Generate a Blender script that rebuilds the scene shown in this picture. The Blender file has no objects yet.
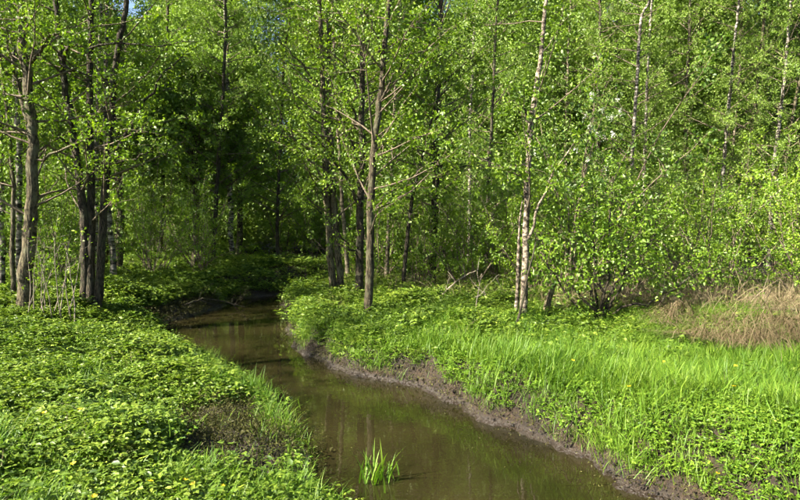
import bpy, math, random
import numpy as np
from mathutils import Vector

# ------------------------------------------------------------------ camera, sky, sun, exposure
sc = bpy.context.scene
col = sc.collection
cd = bpy.data.cameras.new('camera'); cam = bpy.data.objects.new('camera', cd); col.objects.link(cam)
cd.sensor_width = 36; cd.lens = 26; cd.clip_start = 0.05; cd.clip_end = 2000
cam.location = (0, 0, 2.0); cam.rotation_euler = (math.radians(90 - 2.477), 0, 0)
sc.camera = cam

SUN_EL = math.radians(37); TO_SUN = Vector((-0.89, -0.45)).normalized()
world = bpy.data.worlds.new('World'); sc.world = world; world.use_nodes = True
wn = world.node_tree.nodes; wl = world.node_tree.links
sky = wn.new('ShaderNodeTexSky'); sky.sky_type = 'NISHITA'; sky.sun_disc = False
sky.sun_elevation = SUN_EL
sky.sun_rotation = math.atan2(TO_SUN.x, TO_SUN.y)
sky.air_density = 1.0; sky.dust_density = 1.2; sky.ozone_density = 1.0
wl.new(sky.outputs[0], wn['Background'].inputs[0]); wn['Background'].inputs[1].default_value = 0.055
sd = bpy.data.lights.new('sun', 'SUN'); sd.energy = 5.0; sd.angle = math.radians(0.53); sd.color = (1.0, 0.93, 0.80)
sun = bpy.data.objects.new('sun', sd); col.objects.link(sun)
dirv = Vector((TO_SUN.x * math.cos(SUN_EL), TO_SUN.y * math.cos(SUN_EL), math.sin(SUN_EL)))
sun.rotation_euler = dirv.to_track_quat('Z', 'Y').to_euler(); sun.location = (0, 0, 30)
sc.view_settings.view_transform = 'Standard'; sc.view_settings.look = 'None'
sc.view_settings.gamma = 1.0; sc.view_settings.use_curve_mapping = False
sc.view_settings.exposure = 2.5
sc.render.engine = 'CYCLES'
cy = sc.cycles
cy.max_bounces = 5; cy.diffuse_bounces = 3; cy.glossy_bounces = 2; cy.transmission_bounces = 2
cy.use_adaptive_sampling = True; cy.adaptive_threshold = 0.04; cy.adaptive_min_samples = 12; cy.use_light_tree = False
cy.transparent_max_bounces = 4; cy.caustics_reflective = False; cy.caustics_refractive = False
cy.use_denoising = True; cy.sample_clamp_indirect = 6.0

# ------------------------------------------------------------------ helpers
def N(m, t, **k):
    n = m.node_tree.nodes.new(t)
    for a, b in k.items(): setattr(n, a, b)
    return n

def new_mat(name):
    m = bpy.data.materials.new(name); m.use_nodes = True
    m.node_tree.nodes.clear()
    return m, m.node_tree.links

def ramp(m, stops, interp='LINEAR'):
    r = N(m, 'ShaderNodeValToRGB'); e = r.color_ramp.elements
    r.color_ramp.interpolation = interp
    while len(e) < len(stops): e.new(0.5)
    for el, (p, c) in zip(e, stops): el.position = p; el.color = (*c, 1)
    return r

def noise(m, l, scale, detail=3, rough=0.55, mapping=None, coord='Object'):
    tc = N(m, 'ShaderNodeTexCoord'); n = N(m, 'ShaderNodeTexNoise')
    n.inputs['Scale'].default_value = scale; n.inputs['Detail'].default_value = detail; n.inputs['Roughness'].default_value = rough
    if mapping:
        mp = N(m, 'ShaderNodeMapping'); mp.inputs['Scale'].default_value = mapping
        l.new(tc.outputs[coord], mp.inputs[0]); l.new(mp.outputs[0], n.inputs['Vector'])
    else: l.new(tc.outputs[coord], n.inputs['Vector'])
    return n

def leaf_mat(name, dark, mid, light, trans=0.42, gloss=0.025, rough=0.5, tint=(1.0, 1.12, 0.5), patch=None):
    """Leaf: diffuse + translucent + faint sheen. Colour varies leaf by leaf (attribute v) and plant by plant."""
    m, l = new_mat(name)
    at = N(m, 'ShaderNodeAttribute', attribute_name='v')
    oi = N(m, 'ShaderNodeObjectInfo')
    ad = N(m, 'ShaderNodeMath', operation='MULTIPLY_ADD'); ad.inputs[1].default_value = 0.3
    l.new(oi.outputs['Random'], ad.inputs[0])
    sb = N(m, 'ShaderNodeMath', operation='SUBTRACT'); sb.inputs[1].default_value = 0.15
    l.new(at.outputs['Fac'], sb.inputs[0]); l.new(sb.outputs[0], ad.inputs[2])
    fac = ad.outputs[0]
    if patch:                       # broad lighter/darker stands of the plant, in world space
        ge = N(m, 'ShaderNodeNewGeometry'); nz = N(m, 'ShaderNodeTexNoise')
        nz.inputs['Scale'].default_value = patch; nz.inputs['Detail'].default_value = 2
        l.new(ge.outputs['Position'], nz.inputs['Vector'])
        a2 = N(m, 'ShaderNodeMath', operation='MULTIPLY_ADD'); a2.inputs[1].default_value = 0.9; l.new(nz.outputs['Fac'], a2.inputs[0])
        s2 = N(m, 'ShaderNodeMath', operation='SUBTRACT'); s2.inputs[1].default_value = 0.45
        l.new(fac, s2.inputs[0]); l.new(s2.outputs[0], a2.inputs[2]); fac = a2.outputs[0]
    r = ramp(m, [(0.0, dark), (0.5, mid), (1.0, light)]); l.new(fac, r.inputs[0])
    d = N(m, 'ShaderNodeBsdfDiffuse'); l.new(r.outputs[0], d.inputs[0])
    t = N(m, 'ShaderNodeBsdfTranslucent')
    mx = N(m, 'ShaderNodeMix', data_type='RGBA', blend_type='MULTIPLY'); mx.inputs[0].default_value = 1
    l.new(r.outputs[0], mx.inputs[6]); mx.inputs[7].default_value = (*tint, 1); l.new(mx.outputs[2], t.inputs[0])
    ms = N(m, 'ShaderNodeMixShader'); ms.inputs[0].default_value = trans
    l.new(d.outputs[0], ms.inputs[1]); l.new(t.outputs[0], ms.inputs[2])
    g = N(m, 'ShaderNodeBsdfGlossy'); g.inputs['Roughness'].default_value = rough; g.inputs[0].default_value = (1, 1, 1, 1)
    mg = N(m, 'ShaderNodeMixShader'); mg.inputs[0].default_value = gloss
    l.new(ms.outputs[0], mg.inputs[1]); l.new(g.outputs[0], mg.inputs[2])
    o = N(m, 'ShaderNodeOutputMaterial'); l.new(mg.outputs[0], o.inputs[0])
    return m

def bark_mat(name, stops, mapping, scale, bump=0.5, lichen=None, rough=0.9):
    m, l = new_mat(name)
    n = noise(m, l, scale, 5, 0.65, mapping); r = ramp(m, stops); l.new(n.outputs['Fac'], r.inputs[0])
    c = r.outputs[0]
    if lichen:
        n2 = noise(m, l, 5.0, 4, 0.6); r2 = ramp(m, [(0.5, (0, 0, 0)), (0.66, (1, 1, 1))]); l.new(n2.outputs['Fac'], r2.inputs[0])
        mx = N(m, 'ShaderNodeMix', data_type='RGBA'); l.new(r2.outputs[0], mx.inputs[0]); l.new(c, mx.inputs[6]); mx.inputs[7].default_value = (*lichen, 1); c = mx.outputs[2]
    p = N(m, 'ShaderNodeBsdfPrincipled'); p.inputs['Roughness'].default_value = rough; p.inputs['Specular IOR Level'].default_value = 0.2
    l.new(c, p.inputs['Base Color'])
    b = N(m, 'ShaderNodeBump'); b.inputs['Strength'].default_value = bump; b.inputs['Distance'].default_value = 0.03
    l.new(n.outputs['Fac'], b.inputs['Height']); l.new(b.outputs[0], p.inputs['Normal'])
    o = N(m, 'ShaderNodeOutputMaterial'); l.new(p.outputs[0], o.inputs[0])
    return m

M = {}
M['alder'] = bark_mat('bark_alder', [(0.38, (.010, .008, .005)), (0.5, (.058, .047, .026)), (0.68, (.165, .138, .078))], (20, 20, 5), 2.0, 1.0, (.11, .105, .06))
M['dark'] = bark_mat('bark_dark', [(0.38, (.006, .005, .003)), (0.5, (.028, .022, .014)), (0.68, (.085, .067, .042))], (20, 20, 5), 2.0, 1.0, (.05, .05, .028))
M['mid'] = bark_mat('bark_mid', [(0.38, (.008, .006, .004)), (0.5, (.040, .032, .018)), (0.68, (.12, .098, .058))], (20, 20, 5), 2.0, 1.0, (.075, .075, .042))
M['pale'] = bark_mat('bark_pale', [(0.36, (.03, .024, .016)), (0.5, (.12, .098, .064)), (0.7, (.25, .21, .15))], (5, 5, 9), 1.6, 0.4)
M['birch'] = bark_mat('bark_birch', [(0.42, (.02, .017, .013)), (0.52, (.13, .115, .09)), (0.66, (.36, .33, .27))], (3.0, 3.0, 9), 1.6, 0.4)
M['birchbig'] = bark_mat('bark_birch_cream', [(0.42, (.018, .014, .010)), (0.5, (.10, .080, .055)), (0.66, (.31, .26, .20))], (9.0, 9.0, 16), 1.1, 0.8)
M['twig'] = bark_mat('bark_twig', [(0.3, (.05, .038, .024)), (0.7, (.15, .12, .08))], (6, 6, 6), 2.0, 0.2)
M['dead'] = bark_mat('bark_dead', [(0.3, (.09, .072, .05)), (0.7, (.27, .23, .175))], (4, 4, 4), 3.0, 0.4)
M['leaf_tree'] = leaf_mat('leaf_tree', (.050, .095, .006), (.110, .185, .010), (.21, .29, .020))
M['leaf_far'] = leaf_mat('leaf_far', (.08, .135, .016), (.150, .235, .032), (.25, .335, .06), gloss=0.02, rough=.5)
M['leaf_shrub'] = leaf_mat('leaf_shrub', (.062, .118, .006), (.125, .215, .011), (.22, .305, .02))
M['leaf_cherry'] = leaf_mat('leaf_cherry', (.04, .085, .010), (.08, .15, .018), (.14, .21, .03))
M['elder'] = leaf_mat('leaf_ground_elder', (.038, .075, .006), (.096, .158, .012), (.19, .25, .026), trans=.35, patch=0.9)
M['carpet'] = leaf_mat('leaf_carpet', (.042, .095, .006), (.098, .185, .012), (.19, .28, .024), trans=.35, patch=0.8)
M['grass'] = leaf_mat('leaf_grass', (.040, .095, .007), (.092, .178, .013), (.18, .265, .026), trans=.42, gloss=.014, patch=0.7)
M['mudweed'] = leaf_mat('leaf_silted', (.018, .020, .006), (.045, .045, .014), (.10, .098, .030), trans=.2, gloss=.006)
M['dry'] = leaf_mat('dry_reed', (.075, .055, .027), (.155, .12, .064), (.27, .22, .13), trans=.25, gloss=.01, tint=(1, .95, .75))
M['blossom'] = leaf_mat('blossom', (.6, .62, .5), (.75, .76, .66), (.82, .82, .76), trans=.3, gloss=.02, tint=(1, 1, .9))
M['yellow'] = leaf_mat('petal_yellow', (.7, .45, .01), (.8, .55, .01), (.85, .65, .02), trans=.25, gloss=.05, tint=(1, 1, .6))

def mesh_np(name, V, T, mat, attr=None, smooth=True):
    V = np.ascontiguousarray(V, np.float32); T = np.ascontiguousarray(T, np.int32)
    me = bpy.data.meshes.new(name)
    me.vertices.add(len(V)); me.vertices.foreach_set('co', V.ravel())
    k = T.shape[1]
    me.loops.add(T.size); me.loops.foreach_set('vertex_index', T.ravel())
    me.polygons.add(len(T)); me.polygons.foreach_set('loop_start', np.arange(0, T.size, k, dtype=np.int32))
    me.update(calc_edges=True)
    if smooth: me.polygons.foreach_set('use_smooth', np.ones(len(T), bool))
    if attr is not None:
        a = me.attributes.new('v', 'FLOAT', 'POINT'); a.data.foreach_set('value', np.ascontiguousarray(attr, np.float32))
    if mat: me.materials.append(mat)
    me.validate(); return me

def link(name, me, parent=None, loc=None):
    o = bpy.data.objects.new(name, me); col.objects.link(o)
    if parent is not None: o.parent = parent
    if loc is not None: o.location = loc
    return o

def tag(o, label=None, cat=None, group=None, kind=None):
    if label: o['label'] = label
    if cat: o['category'] = cat
    if group: o['group'] = group
    if kind: o['kind'] = kind
    return o

def empty(name, loc):
    o = bpy.data.objects.new(name, None); o.empty_display_size = .2; col.objects.link(o); o.location = loc
    return o

class Tris:
    def __init__(s): s.V = []; s.T = []; s.A = []; s.n = 0
    def add(s, V, T, A=None):
        V = np.asarray(V, float); s.V.append(V); s.T.append(np.asarray(T) + s.n); s.n += len(V)
        s.A.append(np.zeros(len(V)) if A is None else np.asarray(A))
    def mesh(s, name, mat, attr=False, smooth=True):
        return mesh_np(name, np.concatenate(s.V), np.concatenate(s.T), mat, np.concatenate(s.A) if attr else None, smooth)

def tube(tb, P, R, seg=6, rng=None, lump=0.0):
    P = np.asarray(P, float); R = np.asarray(R, float); n = len(P)
    t = np.gradient(P, axis=0); t /= np.linalg.norm(t, axis=1)[:, None] + 1e-9
    ref = np.array([0.31, 0.95, 0.05]) if abs(t[0][2]) > .7 else np.array([0.05, 0.02, 1.0])
    u = np.cross(t, ref); u /= np.linalg.norm(u, axis=1)[:, None] + 1e-9; v = np.cross(t, u)
    a = np.linspace(0, 2 * np.pi, seg, endpoint=False)
    rr = R[:, None] * np.ones(seg)
    if lump and rng is not None: rr = rr * (1 + lump * rng.normal(size=(n, seg)))
    V = P[:, None, :] + rr[:, :, None] * (np.cos(a)[None, :, None] * u[:, None, :] + np.sin(a)[None, :, None] * v[:, None, :])
    V = V.reshape(-1, 3); i = np.arange(n - 1)[:, None] * seg; j = np.arange(seg)[None, :]; j2 = (j + 1) % seg
    A, B, C, D = (i + j).ravel(), (i + j2).ravel(), (i + seg + j2).ravel(), (i + seg + j).ravel()
    T = np.concatenate([np.stack([A, B, C], 1), np.stack([A, C, D], 1)])
    k = len(V); V = np.concatenate([V, P[-1:] + t[-1:] * R[-1]])
    e = (n - 1) * seg
    T = np.concatenate([T, np.stack([e + np.arange(seg), e + (np.arange(seg) + 1) % seg, np.full(seg, k)], 1)])
    tb.add(V, T)

def smooth_path(P, n):
    """Catmull-Rom through P, n samples."""
    P = np.asarray(P, float)
    if len(P) == 2: return P[0] + (P[1] - P[0]) * np.linspace(0, 1, n)[:, None]
    Q = np.vstack([2 * P[0] - P[1], P, 2 * P[-1] - P[-2]]); out = []
    for s in np.linspace(0, len(P) - 1 - 1e-6, n):
        i = int(s); f = s - i; a, b, c, d = Q[i:i + 4]
        out.append(.5 * (2 * b + (c - a) * f + (2 * a - 5 * b + 4 * c - d) * f * f + (3 * b - a - 3 * c + d) * f ** 3))
    return np.array(out)

def unit(a): return a / (np.linalg.norm(a, axis=-1, keepdims=True) + 1e-9)

def leaves(rng, P, D, n_per, L, wid=0.62, droop=0.25, up=0.9, jit=0.5):
    """Leaves along twigs (start P, vector D). Each leaf is a folded blade of two faces. Returns V, T, attr."""
    k = len(P); n = k * n_per
    tw = np.repeat(np.arange(k), n_per); t = rng.uniform(0.05, 1.0, n)
    dl = np.linalg.norm(D, axis=1)[tw]; d = unit(D)[tw]
    base = P[tw] + D[tw] * t[:, None] + rng.normal(size=(n, 3)) * (L * jit)
    ax = unit(d * 0.5 + rng.normal(size=(n, 3)) * 0.75 + np.array([0, 0, -droop]))
    nr = (rng.normal(size=(k, 3)) * 0.75)[tw] + rng.normal(size=(n, 3)) * 0.38 + np.array([0, 0, up])
    side = unit(np.cross(ax, nr)); nn = np.cross(side, ax)
    ln = L * rng.uniform(0.6, 1.25, n)[:, None]; w = ln * wid * 0.5
    m = base + ax * ln * 0.45
    V = np.stack([base, m + side * w + nn * w * .3, base + ax * ln - nn * ln * .1, m - side * w + nn * w * .3], 1).reshape(-1, 3)
    b = np.arange(n)[:, None] * 4
    T = np.concatenate([b + np.array([[0, 1, 2]]), b + np.array([[0, 2, 3]])])
    A = np.repeat(np.clip(rng.normal(0.5, 0.17, k)[tw] + rng.normal(0, .13, n), 0, 1), 4)
    return V, T, A

# ------------------------------------------------------------------ the lie of the land
LEFT = np.array([(9, -9), (4.2, -2.5), (1.6, 0.6), (.35, 2.6), (-.52, 4.2), (-.80, 4.75), (-.98, 5.4), (-1.3, 6.1), (-1.85, 7.0), (-2.45, 7.8), (-3.05, 8.6), (-3.85, 9.6),
                 (-4.45, 10.5), (-4.75, 11.7), (-4.5, 13.0), (-4.35, 13.9), (-4.45, 15.0), (-4.0, 16.0), (-2.9, 16.7), (-1, 17.5), (2, 18.6), (6, 20.5), (12, 24)], float)
RIGHT = np.array([(13, -8), (6.5, -2), (3.9, 1.2), (2.75, 2.8), (1.85, 4.2), (1.62, 4.6), (1.40, 5.05), (1.12, 5.5), (.88, 5.9), (.45, 6.5), (.02, 7.15), (-.45, 7.5), (-.85, 7.85),
                  (-1.4, 8.7), (-1.95, 10.1), (-2.25, 11.6), (-2.75, 13.4), (-2.85, 14.3), (-2.3, 15.1), (-1.0, 15.8), (2, 16.8), (6, 18.6), (12.5, 22.2)], float)
_r = np.random.default_rng(5)
LEFT = smooth_path(LEFT, 260); RIGHT = smooth_path(RIGHT, 260)
LEFT[:, 0] += .05 * np.sin(LEFT[:, 1] * 4.1) + .03 * np.sin(LEFT[:, 1] * 9.3 + 1)
RIGHT[:, 0] += .07 * np.sin(RIGHT[:, 1] * 3.7 + 2) + .045 * np.sin(RIGHT[:, 1] * 8.3) + .025 * np.sin(RIGHT[:, 1] * 17 + 1)

def seg_dist(x, y, L):
    best = np.full(x.shape, 1e9)
    for (ax, ay), (bx, by) in zip(L[:-1], L[1:]):
        dx, dy = bx - ax, by - ay
        t = np.clip(((x - ax) * dx + (y - ay) * dy) / (dx * dx + dy * dy + 1e-12), 0, 1)
        best = np.minimum(best, (x - ax - t * dx) ** 2 + (y - ay - t * dy) ** 2)
    return np.sqrt(best)

def in_poly(x, y, P):
    c = np.zeros(x.shape, bool); n = len(P)
    for i in range(n):
        x1, y1 = P[i]; x2, y2 = P[(i + 1) % n]
        if y1 == y2: continue
        c ^= ((y1 > y) != (y2 > y)) & (x < (x2 - x1) * (y - y1) / (y2 - y1) + x1)
    return c
POLY = np.vstack([LEFT, RIGHT[::-1]])

_w = [(_r.uniform(-1, 1, 2) * s, _r.uniform(0, 6.3), a) for s, a in ((.9, .05), (1.3, .05), (2.2, .035), (3.5, .025), (5.5, .015), (8, .012), (12, .008)) for _ in range(3)]
def lumps(x, y):
    z = 0
    for k, p, a in _w: z = z + a * np.sin(k[0] * x * 1.4 + k[1] * y * 1.4 + p)
    return z
def sst(a, b, x):
    t = np.clip((x - a) / (b - a), 0, 1); return t * t * (3 - 2 * t)

def land(x, y):
    """height, distance to the water's edge (negative in the water), True on the left bank"""
    x = np.asarray(x, float); y = np.asarray(y, float)
    dl = seg_dist(x, y, LEFT); dr = seg_dist(x, y, RIGHT); ins = in_poly(x, y, POLY)
    d = np.minimum(dl, dr); left = dl < dr
    wr = 0.34 + 0.12 * sst(5.2, 4.2, y)                       # right bank: steep face, wider slope near the camera
    wl_ = 0.8 + 1.4 * sst(12.5, 8.5, y)          # left bank: slipped mud shelf
    wdt = np.where(left, wl_, wr)
    top = np.where(left, .40 - .04 * sst(10, 7, y), .44)
    q = np.clip(d / wdt, 0, 1)
    z = top * (0.25 * q + 0.75 * sst(0, 1, q)) + np.where(d > wdt, .012 * np.minimum(d - wdt, 12), 0)
    z = z + lumps(x, y) * np.clip(d * 1.2, 0.15, 1) * .8
    z = z + .38 * np.exp(-(((x + 4.0) / 2.2) ** 2 + ((y - 18.3) / 1.3) ** 2)) * np.clip(d, 0, 1)    # far hump at the bend
    z = z + .25 * np.exp(-(((x + 6.2) / 1.3) ** 2 + ((y - 13.5) / 1.6) ** 2))
    z = np.where(ins, -.45 * sst(0, .8, d) - .02, np.maximum(z, -.01))
    return z, np.where(ins, -d, d), left
def gz(x, y): return float(land(np.array([x]), np.array([y]))[0][0])

def graded(lo, hi, flo, fhi, fine, grow=1.18):
    a = list(np.arange(flo, fhi, fine)); s = fine; v = a[-1]
    while v < hi: s *= grow; v += s; a.append(v)
    s = fine; v = a[0]; b = []
    while v > lo: s *= grow; v -= s; b.append(v)
    return np.array(b[::-1] + a)
gx = graded(-400, 400, -6.5, 6.5, .06); gy = graded(-200, 600, 2.4, 17, .06)
GX, GY = np.meshgrid(gx, gy); nx, ny = len(gx), len(gy)
GZ, GD, GL = land(GX, GY)
rough = np.random.default_rng(8).normal(size=GZ.shape) * .022
GZ = GZ + np.where((GD > 0.02) & (GD < 1.6), rough, 0)
V = np.stack([GX.ravel(), GY.ravel(), GZ.ravel()], 1)
i = (np.arange(ny - 1)[:, None] * nx + np.arange(nx - 1)[None, :]).ravel()
Q = np.stack([i, i + 1, i + nx + 1, i + nx], 1)

m, l = new_mat('soil'); M['soil'] = m
n1 = noise(m, l, 3.0, 6, .65); n2 = noise(m, l, 38.0, 4, .6); n3 = noise(m, l, 0.8, 2)
r1 = ramp(m, [(.36, (.006, .0036, .0015)), (.52, (.020, .0115, .0042)), (.70, (.050, .030, .0115))])
mxn = N(m, 'ShaderNodeMath', operation='MULTIPLY_ADD'); mxn.inputs[1].default_value = .5
l.new(n2.outputs['Fac'], mxn.inputs[0]); h1 = N(m, 'ShaderNodeMath', operation='MULTIPLY'); h1.inputs[1].default_value = .5
l.new(n1.outputs['Fac'], h1.inputs[0]); l.new(h1.outputs[0], mxn.inputs[2]); l.new(mxn.outputs[0], r1.inputs[0])
# wet rim near the water level
ge = N(m, 'ShaderNodeNewGeometry'); sx = N(m, 'ShaderNodeSeparateXYZ'); l.new(ge.outputs['Position'], sx.inputs[0])
mr = N(m, 'ShaderNodeMapRange'); mr.inputs['From Min'].default_value = .015; mr.inputs['From Max'].default_value = .07
l.new(sx.outputs['Z'], mr.inputs[0])
wet = N(m, 'ShaderNodeMix', data_type='RGBA'); l.new(mr.outputs[0], wet.inputs[0]); wet.inputs[6].default_value = (.014, .0080, .0030, 1); l.new(r1.outputs[0], wet.inputs[7])
p = N(m, 'ShaderNodeBsdfPrincipled'); l.new(wet.outputs[2], p.inputs['Base Color'])
rr = N(m, 'ShaderNodeMapRange'); rr.inputs['To Min'].default_value = .35; rr.inputs['To Max'].default_value = .95; l.new(mr.outputs[0], rr.inputs[0]); l.new(rr.outputs[0], p.inputs['Roughness'])
b = N(m, 'ShaderNodeBump'); b.inputs['Strength'].default_value = 1.0; b.inputs['Distance'].default_value = .07; l.new(mxn.outputs[0], b.inputs['Height']); l.new(b.outputs[0], p.inputs['Normal'])
o = N(m, 'ShaderNodeOutputMaterial'); l.new(p.outputs[0], o.inputs[0])
g = link('ground', mesh_np('ground', V, Q, m)); tag(g, 'brown earth banks and woodland floor along the creek', kind='structure')

# water: one sheet over the creek bed, its rim tucked into the banks
m, l = new_mat('water')
p = N(m, 'ShaderNodeBsdfPrincipled'); p.inputs['Roughness'].default_value = .004; p.inputs['IOR'].default_value = 1.6
nb = noise(m, l, .7, 3, .5); rb = ramp(m, [(.35, (.0085, .0078, .0025)), (.65, (.0210, .0175, .0062))]); l.new(nb.outputs['Fac'], rb.inputs[0]); l.new(rb.outputs[0], p.inputs['Base Color'])
w1 = noise(m, l, 1.0, 2, .5, (2.2, 6.0, 1)); w2 = noise(m, l, 1.0, 2, .5, (14, 26, 1))
ma = N(m, 'ShaderNodeMath', operation='MULTIPLY_ADD'); ma.inputs[1].default_value = .12; l.new(w2.outputs['Fac'], ma.inputs[0]); l.new(w1.outputs['Fac'], ma.inputs[2])
b = N(m, 'ShaderNodeBump'); b.inputs['Strength'].default_value = .035; b.inputs['Distance'].default_value = .05; l.new(ma.outputs[0], b.inputs['Height']); l.new(b.outputs[0], p.inputs['Normal'])
o = N(m, 'ShaderNodeOutputMaterial'); l.new(p.outputs[0], o.inputs[0])
nrm_l = unit(np.stack([-np.gradient(LEFT[:, 1]), np.gradient(LEFT[:, 0])], 1)); nrm_r = unit(np.stack([np.gradient(RIGHT[:, 1]), -np.gradient(RIGHT[:, 0])], 1))
WL = LEFT + nrm_l * .18; WR = RIGHT + nrm_r * .18
rows = []
for t in np.linspace(0, 1, 9): rows.append(np.column_stack([WL + (WR - WL) * t, np.zeros(260)]))
WV = np.stack(rows, 1).reshape(-1, 3)
i = (np.arange(259)[:, None] * 9 + np.arange(8)[None, :]).ravel()
wo = link('water', mesh_np('water', WV, np.stack([i, i + 1, i + 10, i + 9], 1), m)); tag(wo, 'still murky brown creek water winding into the wood', kind='structure')

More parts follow.
